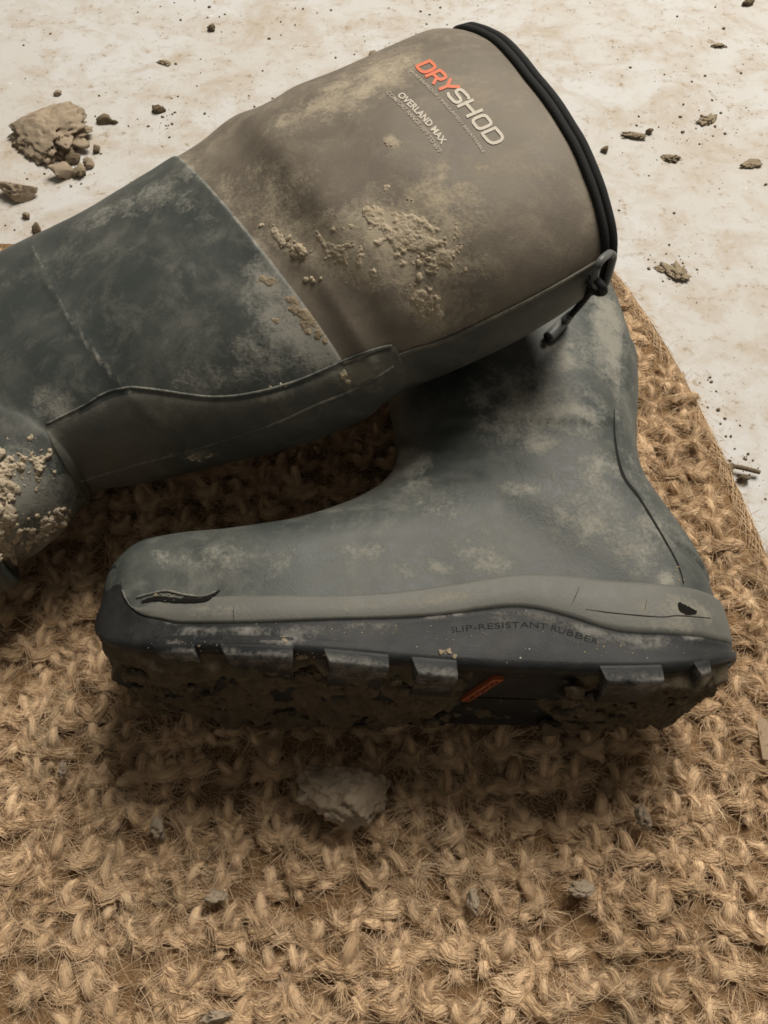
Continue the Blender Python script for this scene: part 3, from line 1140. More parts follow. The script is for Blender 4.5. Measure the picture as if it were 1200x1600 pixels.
def stroke_mesh(line, half_w):
    """flat ribbon with mitred joins, in letter px space"""
    p = np.array(line, float)
    closed = np.allclose(p[0], p[-1])
    # densify
    q = [p[0]]
    for a, b in zip(p[:-1], p[1:]):
        for k in range(1, 5):
            q.append(a + (b - a) * k / 4)
    p = np.array(q)
    d = np.gradient(p, axis=0)
    if closed:
        d[0] = d[-1] = (p[1] - p[-2])
    else:
        e0 = p[0] - p[1]; e1 = p[-1] - p[-2]
        p[0] += e0 / (np.linalg.norm(e0) + 1e-9) * half_w
        p[-1] += e1 / (np.linalg.norm(e1) + 1e-9) * half_w
    d /= np.linalg.norm(d, axis=1)[:, None] + 1e-9
    nn = np.stack([-d[:, 1], d[:, 0]], 1)
    V = np.stack([p + nn * half_w, p - nn * half_w], 1).reshape(-1, 2)
    return V, grid_faces(len(p), 2, wrap=False)


for k, ch in enumerate('DRYSHOD'):
    a = np.array(anchors[k], float)
    rt = (np.array(anchors[k + 1], float) - a) * widths[k]
    for line in STROKES[ch]:
        zz = [a + rt * x + upv * y for x, y in line]
        V2, F2 = stroke_mesh(zz, 11.0)
        pxs = [Zx(*v) for v in V2]
        V3 = stamp(calf_bvh, pxs, .00035 + .00003 * (STROKES[ch].index(line)))
        tgt = logo_o if k < 3 else logo_p
        b0 = len(tgt[0])
        tgt[0].extend(V3)
        tgt[1].extend([tuple(b0 + i for i in f) for f in F2])
mesh_obj('printed_lettering', logo_o[0], logo_o[1], M_orange, cf)
mesh_obj('printed_lettering', logo_p[0], logo_p[1], M_pale, cf)


def small_text(body, p0, p1, up, mat, bowz=0.0, bold=.015):
    v2, f2 = text_mesh(body, bold)
    p0, p1, up = (np.array(a, float) for a in (p0, p1, up))
    nn = np.array((p1[1] - p0[1], p0[0] - p1[0])); nn /= np.linalg.norm(nn)
    pxs = [Zx(*(p0 + (p1 - p0) * x + up * y + nn * bowz * 4 * x * (1 - x))) for x, y in v2]
    V3 = stamp(calf_bvh, pxs, .0003)
    return mesh_obj('printed_lettering', V3, f2, mat, cf, smooth=False)


small_text('WATERPROOF / INSULATED / BREATHABLE', (272, 238), (806, 832), (17, -13), M_faint, 26)
small_text('OVERLAND MAX', (186, 415), (508, 768), (40, -29), M_pale, 16, .03)
small_text('COMFORT RANGE -50\u00b0F TO 65\u00b0F', (106, 398), (488, 832), (24, -18), M_faint, 20)


# ---- dried mud sticking to the boots
def lump(center, nrm, r, seed, sub=1, flat=.6):
    bm = bmesh.new()
    bmesh.ops.create_icosphere(bm, subdivisions=sub, radius=1)
    q = Vector(nrm).to_track_quat('Z', 'Y')
    V = []
    rs_ = random.Random(seed)
    sx, sy = rs_.uniform(.7, 1.3), rs_.uniform(.7, 1.3)
    an = rs_.uniform(0, 6.28)
    for v in bm.verts:
        c = v.co.copy()
        k = 1 + .45 * noise.noise(c * 1.3 + Vector((seed * 3.1, 0, seed))) + .55 * noise.noise(c * 3.1 + Vector((0, seed * 2.3, seed)))
        c = Vector((c.x * sx, c.y * sy, c.z * flat)) * k
        c = Vector((c.x * math.cos(an) - c.y * math.sin(an), c.x * math.sin(an) + c.y * math.cos(an), c.z))
        V.append(np.array(Vector(center) + q @ (c * r)))
    F = [tuple(x.index for x in f.verts) for f in bm.faces]
    bm.free()
    return V, F


def mud_patch(name, bvh, parent, spots, mat, seed):
    rg = random.Random(seed)
    V, F = [], []
    for (x, y, sx, sy, ang, cnt, rmin, rmax) in spots:
        c, s = math.cos(math.radians(ang)), math.sin(math.radians(ang))
        for _ in range(cnt):
            a, b = rg.gauss(0, sx * .6), rg.gauss(0, sy * .6)
            p, n = hit(bvh, x + a * c - b * s, y + a * s + b * c)
            if p is None: continue
            r = rmin + (rmax - rmin) * rg.random() ** 2.5
            v, f = lump(p + n * r * .15, n, r, rg.random() * 90, 3 if r > .002 else (2 if r > .0008 else 1), rg.uniform(.35, .7))
            b0 = len(V)
            V += v
            F += [tuple(b0 + i for i in q) for q in f]
    o = mesh_obj(name, V, F, mat, parent)
    return tag(o, kind='stuff')


def mud_crust(name, bvh, parent, box, blobs, mat, seed, step=1.5, thick=.0007):
    xs = np.arange(box[0], box[2], step); ys = np.arange(box[1], box[3], step)
    idx, V, F = {}, [], []
    for b_, y in enumerate(ys):
        for a_, x in enumerate(xs):
            m_ = 0
            for (cx, cy, rx, ry, ang, val) in blobs:
                c, s = math.cos(math.radians(ang)), math.sin(math.radians(ang))
                u = ((x - cx) * c + (y - cy) * s) / rx; v = (-(x - cx) * s + (y - cy) * c) / ry
                m_ = max(m_, val * math.exp(-(u * u + v * v)))
            if m_ < .12: continue
            q = Vector((x * .02 + seed, y * .02, seed))
            n1 = noise.fractal(q * 2.2, .9, 2.1, 5)
            n2 = noise.cell_vector(Vector((x * .16, y * .16, seed)) + Vector((noise.noise(q * 6), noise.noise(q * 6 + Vector((5, 5, 5))), 0)) * 1.2).x
            h_ = m_ * 1.35 + n1 * .75 - .78
            if h_ < -.10: continue
            p, n = hit(bvh, x, y)
            if p is None: continue
            e = thick * (min(1, max(h_, 0) * 3.2) * (.35 + .75 * n2) + .5 * max(h_, 0)) if h_ > 0 else -.0003
            e += .0003 * noise.noise(q * 30) if h_ > 0 else 0
            idx[(a_, b_)] = len(V)
            V.append(np.array(p + n * e))
    for (a_, b_), i in idx.items():
        k = [idx.get((a_ + dx, b_ + dy)) for dx, dy in ((0, 0), (1, 0), (1, 1), (0, 1))]
        if None not in k: F.append(tuple(k))
    return tag(mesh_obj(name, V, F, mat, parent), kind='stuff')


mud_crust('mud_crust', wall_bvh, osA, (180, 985, 730, 1075), [(455, 1030, 26, 9, 0, .8), (270, 1022, 30, 7, 0, .75), (560, 1036, 40, 7, 0, .75), (690, 1050, 20, 10, 0, .8), (400, 1034, 40, 6, 0, .7), (445, 997, 14, 8, 30, .7)], M_mudgrey, 11.7, thick=.0006)
mud_crust('mud_crust', bvhB, rootB, (380, 280, 760, 530), [(640, 365, 75, 50, 20, .95), (690, 405, 36, 36, 0, .9), (600, 335, 50, 22, 0, .85), (447, 378, 42, 14, 40, .9), (530, 385, 60, 34, 30, .62), (670, 478, 22, 44, -25, 1.0), (560, 420, 50, 20, 30, .55)], M_mud, 2.7)
mud_crust('mud_crust', shell_bvh, sh, (-20, 600, 150, 900), [(0, 770, 30, 60, 0, .95), (0, 840, 36, 50, 0, .95), (75, 822, 50, 18, -35, .85), (40, 720, 60, 60, 0, .5)], M_mud, 6.1, thick=.0024)
mud_crust('mud_crust', shell_bvh, sh, (380, 400, 560, 580), [(470, 500, 75, 36, 45, .62), (425, 440, 40, 18, 45, .6)], M_mudgrey, 8.3, thick=.0005)
mud_patch('caked_mud', bvhB, rootB, [(650, 365, 60, 35, 25, 50, .0002, .0007), (655, 395, 26, 18, 10, 40, .0003, .0014), (665, 470, 16, 30, -25, 44, .0004, .0020),
          (445, 375, 34, 10, 40, 26, .0003, .0014), (468, 396, 9, 7, 0, 14, .001, .0026), (700, 400, 26, 18, 30, 16, .0002, .0009), (530, 400, 50, 20, 35, 10, .0002, .0006),
          (490, 438, 10, 6, 0, 10, .0004, .0012), (610, 224, 8, 5, 0, 8, .0003, .0009)], M_mud, 3)
mud_patch('caked_mud', shell_bvh, sh, [(5, 770, 14, 40, 0, 40, .0008, .0042), (0, 840, 18, 36, 10, 40, .0008, .0045), (80, 810, 26, 12, -30, 50, .0006, .0030), (60, 838, 30, 12, -35, 50, .0006, .0028), (40, 730, 40, 60, 0, 40, .0003, .0010),
          (560, 588, 16, 14, 0, 40, .0005, .0024), (310, 714, 18, 5, -10, 30, .0005, .0018), (430, 604, 20, 3, -12, 14, .0003, .0010)], M_mud, 5)
mud_patch('caked_mud', bvhA, upA, [(260, 930, 20, 4, 0, 14, .0003, .0010), (850, 660, 60, 8, 2, 20, .0002, .0006), (1055, 900, 10, 18, 0, 14, .0002, .0007)], M_mudgrey, 8)
mud_patch('dried_crumbs', wall_bvh, osA, [(460, 1025, 30, 6, 0, 24, .0003, .0010), (700, 1020, 16, 5, 0, 14, .0003, .0011), (640, 990, 200, 14, 0, 50, .0002, .0005), (960, 1010, 80, 14, 0, 30, .0002, .0005), (290, 1010, 50, 14, 0, 26, .0002, .0007)], M_mudgrey, 9)

# clumps of soil wedged in the tread
rg = random.Random(77)
V, F = [], []
for _ in range(150):
    u = rg.uniform(-.132, .032) if rg.random() < .7 else rg.uniform(.085, .158)
    hw = np.interp(u, [p[0] for p in OUT], [p[1] for p in OUT])
    w = rg.uniform(-hw + .003, hw - .014)
    r = .0014 + .0045 * rg.random() ** 2.2
    v, f = lump(frA(u, tab(u, Y_BOT) - .0036, w), (0, -1, .1), r, rg.random() * 70, 3, rg.uniform(.35, .65))
    b0 = len(V)
    V += v
    F += [tuple(b0 + i for i in q) for q in f]
tag(mesh_obj('packed_mud', V, F, M_muddark, rootA), kind='stuff')

# ---- pull cord hanging from the mouth
def on(bvh, px, py, off):
    p, n = hit(bvh, px, py)
    return None if p is None else np.array(p + n * off)


a = P(953, 398, .188)
loop = [P(952, 396, .200), P(938, 408, .203), P(930, 428, .196), P(931, 447, .184), P(941, 450, .178), P(949, 436, .184), P(955, 414, .192), P(958, 400, .197)]
pl = empty('pull_cord', tuple(P(935, 440, .18)))
bpy.data.objects.remove(pl)
cp = catmull(np.array(loop + loop[:1]), np.linspace(0, len(loop), 50))[:-1]
V, F = tube(cp, .0019, 10, closed=True)
pullo = mesh_obj('cord_loop', V, F, M_tab, rootB)
kn = [P(925, 430, .190), P(940, 447, .192), P(943, 456, .183), P(931, 455, .180), P(922, 440, .186)]
V, F = tube(catmull(np.array(kn), np.linspace(0, 4, 30)), .0020, 10)
mesh_obj('knot', V, F, M_bind, pullo)
cordp = [P(928, 448, .184), P(915, 465, .168), P(903, 480, .150), P(890, 494, .136)]
V, F = tube(catmull(np.array(cordp), np.linspace(0, 3, 30)), [.0018 + .0002 * math.sin(i * 2.2) for i in range(30)], 10)
mesh_obj('cord', V, F, M_cord, pullo)
tp = [P(893, 490, .140)] + [on(bvhA, x, y, .0030) for x, y in ((880, 507), (866, 522), (854, 534))]
V, F = tube(catmull(np.array(tp), np.linspace(0, 3, 30)), [.0022 + .0012 * min(1, i / 14) - (.0016 if i == 29 else 0) for i in range(30)], 12)
mesh_obj('cord_end', V, F, M_tab, pullo)
e = on(bvhA, 853, 536, .0046)
V, F = lump(e, (-.3, -.5, .8), .0026, 4, 2, .7)
mesh_obj('cord_end_hole', V, F, M_cord, pullo)

# ================================================================== JUTE DOORMAT
rootM = empty('jute_doormat', (-.08, .18, 0))
tag(rootM, 'thick tan knotted jute doormat lying under both boots', 'doormat')
edge = [(-.42, .545), (-.302, .530), (-.10, .528), (.05, .524), (.140, .519), (.174, .507), (.193, .468), (.212, .406), (.230, .32), (.243, .227), (.253, .12), (.261, -.02), (.266, -.20)]
edge = np.array(edge)
poly = [tuple(p) for p in catmull(edge, np.linspace(0, len(edge) - 1, 90))] + [(-.42, -.20)]


def inside(x, y):
    c = False
    n = len(poly)
    for i in range(n):
        x1, y1 = poly[i]
        x2, y2 = poly[i - 1]
        if (y1 > y) != (y2 > y) and x < (x2 - x1) * (y - y1) / (y2 - y1) + x1:
            c = not c
    return c


def edge_dist(x, y):
    d, _ = poly_dist(np.array([(x, y)]), poly[:90])
    return d[0]


# backing slab
V, F = [], []
gx, gy = 110, 110
idx = {}
bm = bmesh.new()
vv = [bm.verts.new((x, y, 0)) for x, y in poly]
top = bm.faces.new(vv)
r = bmesh.ops.extrude_face_region(bm, geom=[top])
for v in [g for g in r['geom'] if isinstance(g, bmesh.types.BMVert)]:
    v.co.z = .011
bmesh.ops.recalc_face_normals(bm, faces=bm.faces)
V = [np.array(v.co) for v in bm.verts]
bm.verts.index_update()
F = [tuple(v.index for v in f.verts) for f in bm.faces]
bm.free()
mesh_obj('backing', V, F, M_jbase, rootM, smooth=False)


def fibres_mesh(fib, seg=3):
    """fib: list of (points, radius, tone) -> verts, faces, tone"""
    V, F, T = [], [], []
    for pts, rad, tone in fib:
        n = len(pts)
        b0 = len(V)
        for i in range(n):
            p = pts[i]
            t = pts[min(i + 1, n - 1)] - pts[max(i - 1, 0)]
            t = t / (np.linalg.norm(t) + 1e-12)
            x = np.cross(t, (0.3, 0.2, .93)); x /= np.linalg.norm(x) + 1e-9
            y = np.cross(t, x)
            rr = rad * (1.0 if i < n - 1 else .25)
            for k in range(seg):
                a = 2.0944 * k if seg == 3 else 2 * math.pi * k / seg
                V.append(p + rr * (math.cos(a) * x + math.sin(a) * y))
                T.append(tone)
        for i in range(n - 1):
            for k in range(seg):
                k2 = (k + 1) % seg
                F.append((b0 + i * seg + k, b0 + i * seg + k2, b0 + (i + 1) * seg + k2, b0 + (i + 1) * seg + k))
    return V, F, T


def bundle(fib, core, rg, path, rads, cnt, tone0, frad=(.00011, .00020), loose=.15, twist=1.5, over=1.0):
    """a yarn: fibres laid round a bent path, with a solid spindle inside"""
    path = catmull(np.array(path, float), np.linspace(0, len(path) - 1, 8))
    rads = np.interp(np.linspace(0, 1, 8), np.linspace(0, 1, len(rads)), rads)
    tan = np.gradient(path, axis=0)
    tan /= np.linalg.norm(tan, axis=1)[:, None] + 1e-9
    sd = np.cross(tan, (0, 0, 1.0)); sd /= np.linalg.norm(sd, axis=1)[:, None] + 1e-9
    up = np.cross(sd, tan)
    core.append((list(path), list(rads * .80), tone0 * .75))
    tw = rg.choice((-1, 1)) * rg.uniform(.6, 1.2) * twist
    for _ in range(cnt):
        ph = rg.uniform(0, 6.283)
        r0 = rg.uniform(.72, 1.05) * over
        i0 = rg.choice((0, 0, 1, 2, 3)); i1 = rg.choice((7, 7, 6, 5, 8))
        lo = rg.gauss(0, loose); lz = abs(rg.gauss(0, loose))
        pts = []
        n_ = 7
        for k in range(n_):
            f = i0 + (min(i1, 7) - i0) * k / (n_ - 1)
            j = int(min(f, 6.999)); u = f - j
            c = path[j] * (1 - u) + path[j + 1] * u
            rr = (rads[j] * (1 - u) + rads[j + 1] * u) * r0
            t_ = k / (n_ - 1)
            a = ph + tw * t_
            e = (2 * t_ - 1); e = e * abs(e)
            pts.append(c + sd[j] * (rr * math.cos(a) + lo * .012 * e) + up[j] * (rr * math.sin(a) * .9 + lz * .008 * e * e))
            pts[-1][2] = max(pts[-1][2], .003)
        fib.append((pts, rg.uniform(*frad), min(1, max(0, rg.gauss(tone0, .17)))))


def knot_fibres(rg, dens=1.0):
    """one knot of the mat: flat leaf-like yarn ends standing out of a cross-over"""
    fib, core = [], []
    j = lambda s: rg.gauss(0, s)
    c = lambda n: max(6, int(n * dens))
    fr = (.00009, .00016) if dens > .8 else (.00016, .00027)
    h = rg.uniform(.0135, .0170)
    # cross yarn, sagging between its neighbours
    w = rg.uniform(.0028, .0038)
    sag = rg.uniform(.001, .0035)
    bundle(fib, core, rg, [(-.0105 + j(.001), .0030 + j(.001), .0060), (-.0055, .0010 + j(.001), h - .002), (j(.001), -sag, h), (.0055, .0010 + j(.001), h - .002), (.0105 + j(.001), .0030 + j(.001), .0060)],
           [w * .35, w * .85, w, w * .85, w * .35], c(110), rg.uniform(.40, .65), fr, loose=.18, twist=1.0)
    # leaves
    for ang, ln, wid, z1, p in ((90, .0120, .0030, .0185, 1.0), (48, .0100, .0026, .0165, .85), (132, .0100, .0026, .0165, .85), (8, .0090, .0026, .0155, .6), (172, .0090, .0026, .0155, .6), (255, .0080, .0026, .0150, .5), (295, .0080, .0026, .0150, .5)):
        if rg.random() > p: continue
        a = math.radians(ang + rg.gauss(0, 14))
        ln *= rg.uniform(.8, 1.2); wid *= rg.uniform(.75, 1.2)
        d = np.array((math.cos(a), math.sin(a), 0))
        st = np.array((j(.0010), -.001 + j(.0010), .0085))
        z1 += j(.0014)
        bend = np.array((-d[1], d[0], 0)) * j(.0016)
        bundle(fib, core, rg, [st, st + d * ln * .35 + bend + (0, 0, z1 - .0105), st + d * ln * .75 + bend + (0, 0, z1 - .0090), st + d * ln + (0, 0, z1 - .0110 + j(.001))],
               [wid * .7, wid, wid * .72, wid * .12], c(56), rg.uniform(.34, .90), fr, loose=rg.choice((.09, .15, .26, .45)), twist=.6)
    for _ in range(c(60)):   # wiry fuzz
        p = np.array((rg.gauss(0, .006), rg.gauss(.002, .006), .011 + rg.random() * .007))
        d = np.array((rg.gauss(0, 1), rg.gauss(0, 1), rg.uniform(-.15, .6))); d /= np.linalg.norm(d)
        cu = np.array((rg.gauss(0, 1), rg.gauss(0, 1), -.7)) * .55
        L_ = rg.uniform(.004, .011)
        fib.append(([p + d * L_ * t + cu * L_ * t * t for t in np.linspace(0, 1, 6)], rg.uniform(.00004, .00008), rg.uniform(.4, 1)))
    return fib, core


def knot_arrays(seed, dens):
    rg = random.Random(seed)
    fib, core = knot_fibres(rg, dens)
    V, F, T = fibres_mesh(fib)
    for pts, rads, tone in core:
        v, f = tube(pts, rads, 8)
        b0 = len(V)
        V += v; T += [tone] * len(v)
        F += [tuple(b0 + i for i in q) for q in f if len(q) == 4]
    return np.array(V), np.array(F), np.array(T)


variants = []
for k in range(22):
    V, F, T = knot_arrays(100 + k, 1.0)
    me = bpy.data.meshes.new('knot')
    me.from_pydata(V.tolist(), [], F.tolist())
    me.polygons.foreach_set('use_smooth', [True] * len(me.polygons))
    me.materials.append(M_jute)
    at = me.attributes.new('tone', 'FLOAT', 'POINT')
    at.data.foreach_set('value', T.astype(np.float32))
    variants.append(me)

boots_bvh = [bvhA, bvhB, shell_bvh, wall_bvh]


def visible(p):
    d = Vector(p) - CAMV
    L_ = d.length
    d.normalize()
    for b in boots_bvh:
        if b.ray_cast(CAMV, d, L_ - .004)[0] is not None:
            return False
    return True


SX, SY, ROT = .0190, .0196, math.radians(4)
cand = []
for j in range(-16, 36):
    for i in range(-28, 24):
        x = i * SX + (SX * .5 if j % 2 else 0) * .35
        y = .02 + j * SY
        X = x * math.cos(ROT) - y * math.sin(ROT)
        Y = x * math.sin(ROT) + y * math.cos(ROT)
        if not inside(X, Y) or edge_dist(X, Y) < .0095: continue
        q = proj((X, Y, .018))
        if not (-45 < q[0] < 1245 and -45 < q[1] < 1660): continue
        vis = any(visible((X + dx, Y + dy, .016)) for dx, dy in ((0, 0), (.012, 0), (-.012, 0), (0, .012), (0, -.012)))
        if vis: cand.append((q[1], X, Y))
cand.sort(reverse=True)
print('knots', len(cand))
light = [knot_arrays(300 + k, .42) for k in range(8)]
rV, rF, rT = [], [], []
nb0 = 0
for k, (_, X, Y) in enumerate(cand):
    loc = Vector((X + rnd.gauss(0, .0018), Y + rnd.gauss(0, .0018), rnd.uniform(-.0020, .0018)))
    rot = (rnd.gauss(0, .12), rnd.gauss(0, .12), ROT + rnd.gauss(0, .26))
    s_ = rnd.uniform(1.00, 1.24)
    scl = (s_ * rnd.choice((1, -1)), s_ * rnd.uniform(.95, 1.15), rnd.uniform(.85, 1.15))
    if k < 300:
        o = bpy.data.objects.new('knot', variants[rnd.randrange(len(variants))])
        COL.objects.link(o)
        o.parent = rootM
        o.location = loc - rootM.location
        o.rotation_euler = rot
        o.scale = scl
    else:
        v, f, t = light[rnd.randrange(len(light))]
        mtx = np.array(Euler(rot).to_matrix())
        rV.append((v * np.array(scl)) @ mtx.T + np.array(loc)); rF.append(f + nb0); rT.append(t)
        nb0 += len(v)
if rV:
    o = mesh_obj('far_knots', np.concatenate(rV), np.concatenate(rF), M_jute, rootM)
    set_attr(o, 'tone', np.concatenate(rT))
    tag(o, kind='stuff')

# fringe: bound edge of the mat and hairs across it
rg = random.Random(55)
fib = []
ep = catmull(edge, np.linspace(0, len(edge) - 1, 700))
cumd = np.concatenate([[0], np.cumsum(np.linalg.norm(np.diff(ep, axis=0), axis=1))])
for _ in range(6000):
    s0 = rg.uniform(.12, cumd[-1] - .22)
    ln = rg.uniform(.010, .035)
    ph, tw = rg.uniform(0, 6.28), rg.choice((-1, 1)) * rg.uniform(60, 110)
    r0 = math.sqrt(rg.random())
    pts = []
    tone = min(1, max(0, rg.gauss(.55, .22)))
    fl_ = rg.gauss(0, .0025)
    for k in range(6):
        s_ = s0 + ln * k / 5
        x = np.interp(s_, cumd, ep[:, 0]); y = np.interp(s_, cumd, ep[:, 1])
        x2 = np.interp(s_ + .002, cumd, ep[:, 0]); y2 = np.interp(s_ + .002, cumd, ep[:, 1])
        t = np.array((x2 - x, y2 - y)); t /= np.linalg.norm(t)
        nn = np.array((t[1], -t[0]))      # points inwards (path runs clockwise seen from above)
        a = ph + tw * (s_ - s0)
        o1 = .0050 * r0 * math.cos(a) + .005 + fl_ * (k / 5)
        pts.append(np.array((x + nn[0] * o1, y + nn[1] * o1, .0075 + .0068 * r0 * math.sin(a) * (1 if math.sin(a) > 0 else .9))))
    fib.append((pts, rg.uniform(.00014, .00026), tone))
V, F, T = fibres_mesh(fib)
o = mesh_obj('bound_edge', V, F, M_jute, rootM)
set_attr(o, 'tone', T)
tag(o, kind='stuff')

# stray fibres lying over the knots
fib = []
for _ in range(900):
    X, Y = rg.uniform(-.30, .25), rg.uniform(-.02, .50)
    if not inside(X, Y): continue
    p = np.array((X, Y, rg.uniform(.016, .0225)))
    an = rg.uniform(0, 6.28)
    d = np.array((math.cos(an), math.sin(an), rg.uniform(-.1, .25)))
    cv = np.array((-d[1], d[0], 0)) * rg.gauss(0, .5) + np.array((0, 0, -.35))
    L_ = rg.uniform(.010, .030) if rg.random() < .8 else rg.uniform(.03, .06)
    fib.append(([p + d * L_ * t + cv * L_ * t * t for t in np.linspace(0, 1, 9)], rg.uniform(.00008, .00018), rg.uniform(.45, 1)))
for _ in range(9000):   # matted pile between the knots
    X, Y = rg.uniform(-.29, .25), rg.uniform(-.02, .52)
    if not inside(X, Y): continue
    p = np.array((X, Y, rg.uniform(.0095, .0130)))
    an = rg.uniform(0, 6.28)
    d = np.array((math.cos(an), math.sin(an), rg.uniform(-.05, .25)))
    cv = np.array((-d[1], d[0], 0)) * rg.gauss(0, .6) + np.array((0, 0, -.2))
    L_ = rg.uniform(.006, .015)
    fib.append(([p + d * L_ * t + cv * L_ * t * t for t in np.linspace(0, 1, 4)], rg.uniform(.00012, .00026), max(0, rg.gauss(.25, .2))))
V, F, T = fibres_mesh(fib)
o = mesh_obj('stray_fibres', V, F, M_jute, rootM)
set_attr(o, 'tone', T)
tag(o, kind='stuff')


# ================================================================== CLODS AND CRUMBS
def clod(name, px, py, z, rx, ry, rz, ang, seed, mat, label, group=None, sub=4, rough=.35, cat='mud clod', cuts=7):
    c = P(px, py, z + rz * .4)
    bm = bmesh.new()
    bmesh.ops.create_icosphere(bm, subdivisions=sub, radius=1)
    V = []
    ca, sa = math.cos(ang), math.sin(ang)
    for v in bm.verts:
        q = v.co.copy()
        sd = Vector((seed * 7.3, seed * 1.7, seed * 3.9))
        k = 1 + rough * noise.noise(q * 1.1 + sd) + rough * .7 * noise.noise(q * 2.6 + sd) + rough * .75 * noise.fractal(q * 4.5 + sd, .6, 2.1, 6)
        # facets: pull towards a few cut planes
        q = q * k
        for m_ in range(cuts):
            rs_ = random.Random(seed * 31 + m_)
            nrm = Vector((rs_.gauss(0, 1), rs_.gauss(0, 1), rs_.gauss(0, .6))).normalized()
            dd = q.dot(nrm) - rs_.uniform(.50, .80)
            if dd > 0: q -= nrm * dd * .85
        zz = q.z * rz
        x, y = q.x * rx, q.y * ry
        V.append(np.array((c[0] + x * ca - y * sa, c[1] + x * sa + y * ca, z + max(0, rz * .75 + zz) * 1.0 - .0004)))
    F = [tuple(x.index for x in f.verts) for f in bm.faces]
    bm.free()
    o = mesh_obj(name, V, F, mat, None, origin=(c[0], c[1], z))
    return tag(o, label, cat, group)


FG, MG = 'mud clods on the floor', 'mud clods on the doormat'
clod('mud_clod', 80, 208, 0, .034, .037, .011, .35, 1.3, M_mudslab, 'large flat tan mud slab on the floor, biggest of all clods', FG, 5, .36, cuts=4)
clod('mud_clod', 32, 302, 0, .018, .010, .008, -.1, 2.4, M_mudslab, 'long lumpy mud clod at the left edge below the large slab', FG, 4, .5)
clod('mud_clod', 102, 270, 0, .0105, .0085, .007, .6, 3.1, M_mudslab, 'tan crumb broken off at the lower right of the large slab', FG, 3, .5)
clod('mud_clod', 128, 268, 0, .0065, .0075, .005, .2, 4.1, M_mudgrey, 'grey lumpy crumb right of the tan piece below the large slab', FG, 3, .6)
clod('mud_clod', 141, 257, 0, .006, .005, .004, .9, 4.6, M_mudslab, 'small crumb at the right end of the pile below the slab', FG, 3, .6)
clod('mud_clod', 116, 250, 0, .008, .005, .005, .4, 5.2, M_mudmid, 'dark crumb tucked against the lower right rim of the slab', FG, 3, .6)
clod('mud_clod', 151, 235, 0, .0040, .0040, .0035, .4, 5.7, M_mudmid, 'tiny dark crumb right of the slab above its crumbled pile', FG, 3, .5)
clod('mud_clod', 162, 188, 0, .0085, .0050, .0045, -.4, 6.2, M_mudmid, 'dark oval pebble of mud right of the large slab', FG, 3, .35)
clod('mud_clod', 180, 191, 0, .0032, .0026, .0025, 0, 6.9, M_mudmid, 'speck of mud touching the dark oval pebble on its right', FG, 2, .5)
clod('mud_clod', 90, 146, 0, .0042, .0036, .003, 0, 7.3, M_mudslab, 'small mud crumb at the top tip of the large slab', FG, 3, .5)
clod('mud_clod', 58, 358, 0, .0042, .0055, .004, .2, 7.9, M_mudmid, 'dark grain of mud just above the grey boot shaft at left', FG, 3, .4)
clod('mud_clod', 41, 338, 0, .0038, .0038, .003, .2, 8.4, M_mudgrey, 'tiny grey crumb under the long clod at left', FG, 3, .6)
clod('mud_clod', 258, 98, 0, .0075, .0050, 0.0018, -.2, 9.1, M_mudgrey, 'flat grey flake of mud left of the boot near the top', FG, 4, .9)
clod('mud_clod', 247, 172, 0, .0070, .0045, .004, .2, 9.6, M_mudmid, 'dark crumb beside the tan smear left of the brown boot', FG, 3, .6)
clod('mud_clod', 330, 44, 0, .0045, .0040, .0035, .1, 10.3, M_mudmid, 'dark round crumb near the top edge left of the boot', FG, 3, .5)
clod('mud_clod', 581, 86, 0, .0050, .0040, .003, .1, 10.8, M_mudgrey, 'small crumb at the far side of the brown boot top', FG, 3, .5)
clod('mud_clod', 995, 212, 0, .0100, .0060, 0.0020, -.3, 11.2, M_mudgrey, 'grey mud flake right of the boot mouth in the middle of a smear', FG, 4, .9)
clod('mud_clod', 1014, 206, 0, .0034, .0034, .003, 0, 11.9, M_mudmid, 'dark bead of mud touching the grey flake right of the boot mouth', FG, 3, .4)
clod('mud_clod', 1045, 247, 0, .0090, .0050, 0.0018, -.3, 12.4, M_mudgrey, 'crumbly patch of mud lower right of the grey flake', FG, 4, .9)
clod('mud_clod', 1110, 186, 0, .0090, .0070, 0.0015, .8, 12.9, M_mudgrey, 'flat crumbled mud on the pale smear at upper right', FG, 4, .9)
clod('mud_clod', 1172, 258, 0, .0075, .0060, 0.0020, -.4, 13.4, M_mudgrey, 'dark crumb by the right edge, lower right of the pale smear', FG, 4, .9)
clod('mud_clod', 1120, 71, 0, .0085, .0035, 0.0015, 0, 13.9, M_mudgrey, 'narrow grey flake near the top right corner', FG, 4, .9)
clod('mud_clod', 1168, 4, 0, .0065, .0060, .004, 0, 14.4, M_mudmid, 'dark crumb cut by the top edge near the right corner', FG, 3, .5)
clod('mud_clod', 1057, 428, 0, .0078, .0085, 0.0020, .4, 15.1, M_mudgrey, 'lumpy grey crumb on the floor right of the mat corner', FG, 4, .9)
clod('mud_clod', 1030, 420, 0, .0060, .0034, 0.0010, -.3, 15.7, M_mudgrey, 'thin flake left of the lumpy crumb by the mat corner', FG, 4, .9)
clod('mud_clod', 945, 235, 0, .0034, .0048, .003, 0, 16.1, M_mudmid, 'dark crumb close to the boot mouth binding', FG, 3, .5)
clod('mud_clod', 1140, 733, 0, .0038, .0036, .004, 0, 17.1, M_mudmid, 'dark bead of mud at the left end of the twig', FG, 3, .4)
clod('mud_clod', 1162, 748, 0, .0040, .0036, .004, 0, 17.6, M_mudmid, 'dark bead of mud below the twig', FG, 3, .4)
clod('mud_clod', 545, 1240, .021, .0215, .0165, .013, .0, 44.7, M_mudslab, 'large grey clod on the mat in front of the sole', MG, 5, .26, cuts=3)
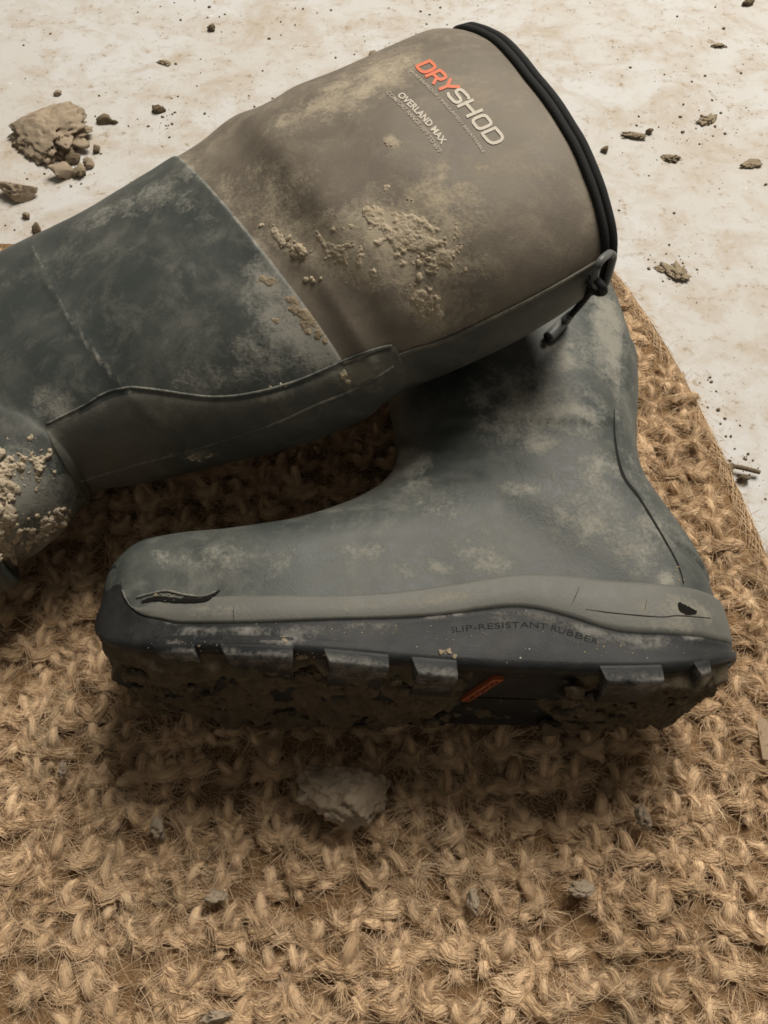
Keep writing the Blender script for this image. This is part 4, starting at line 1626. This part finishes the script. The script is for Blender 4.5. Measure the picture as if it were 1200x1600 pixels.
clod('mud_clod', 1005, 1280, .022, .0050, .0060, .004, .3, 19.3, M_mudslab, 'angular grey chip on the mat below the heel', MG, 4, .6)
clod('mud_clod', 908, 1392, .022, .0060, .0040, .003, -.2, 19.9, M_mudslab, 'flat triangular chip on the mat below the angular chip', MG, 4, .6)
clod('mud_clod', 740, 1412, .022, .0040, .0062, .003, .3, 20.5, M_mudslab, 'upright grey chip on the mat left of the triangular chip', MG, 4, .6)
clod('mud_clod', 336, 1404, .021, .0050, .0042, .004, .3, 21.1, M_mudslab, 'greenish grey crumb on the mat below the clod at left', MG, 4, .7)
clod('mud_clod', 98, 1204, .022, .0030, .0045, .003, .3, 21.8, M_mudslab, 'pale pebble on the mat near the left edge below the toe', MG, 4, .45)
clod('mud_clod', 340, 1588, .022, .0060, .0034, .004, .1, 22.3, M_mudslab, 'pale chip on the mat at the bottom edge', MG, 4, .6)
clod('mud_clod', 246, 1290, .021, .0046, .0056, .004, .1, 22.9, M_mudslab, 'shaded crumb on the mat between the pale pebble and greenish crumb', MG, 4, .6)

# twig and wood chip
tw = [P(1141, 728, .004), P(1155, 730, .005), P(1172, 734, .005), P(1187, 738, .004)]
V, F = tube(catmull(np.array(tw), np.linspace(0, 3, 24)), [.0016 + .0006 * noise.noise(Vector((i * .9, 0, 0))) for i in range(24)], 8)
tag(mesh_obj('twig', V, F, M_mudmid, None, origin=tuple(P(1163, 732, 0))), 'short dark twig on the floor right of the mat', 'twig')
M_wood = plain_mat('wood_chip', (0.36, 0.265, 0.175), 0.8, 0.35, 400, 0.6, 0.2)
q = [P(1181, 1118, .022), P(1199, 1124, .023), P(1206, 1188, .022), P(1192, 1186, .021)]
V = q + [p - np.array((0, 0, .0022)) for p in q]
wc = mesh_obj('wood_chip', V, [(0, 1, 2, 3), (7, 6, 5, 4), (0, 4, 5, 1), (1, 5, 6, 2), (2, 6, 7, 3), (3, 7, 4, 0)], M_wood, None, smooth=False, origin=tuple(P(1194, 1155, .018)))
tag(wc, 'flat splinter of wood on the mat at the right edge', 'wood chip')

# fine grit scattered over the floor
V, F = [], []
rg = random.Random(12)
centres = [(110, 262, 40), (1040, 220, 70), (1110, 190, 50), (640, 30, 90), (300, 60, 120), (1080, 80, 90), (1100, 640, 50), (1160, 730, 40), (1050, 420, 40), (250, 190, 40), (500, 60, 80)]
for k in range(1100):
    if k < 560:
        cx, cy, sp = rg.choice(centres)
        x, y = rg.gauss(cx, sp * .6), rg.gauss(cy, sp * .45)
    else:
        x, y = rg.uniform(-20, 1220), rg.uniform(-20, 900)
    p = P(x, y, 0)
    if inside(p[0], p[1]) or not (-60 < x < 1260 and -60 < y < 1000): continue
    r = .0003 + .0014 * rg.random() ** 4
    v, f = lump(p + np.array((0, 0, r * .3)), (0, 0, 1), r, rg.random() * 80, 1, .6)
    b0 = len(V)
    V += v
    F += [tuple(b0 + i for i in q) for q in f]
tag(mesh_obj('mud_grit', V, F, M_mudmid, None, origin=(0, .6, 0)), 'fine dark grit of dried mud scattered over the pale floor', 'grit', kind='stuff')
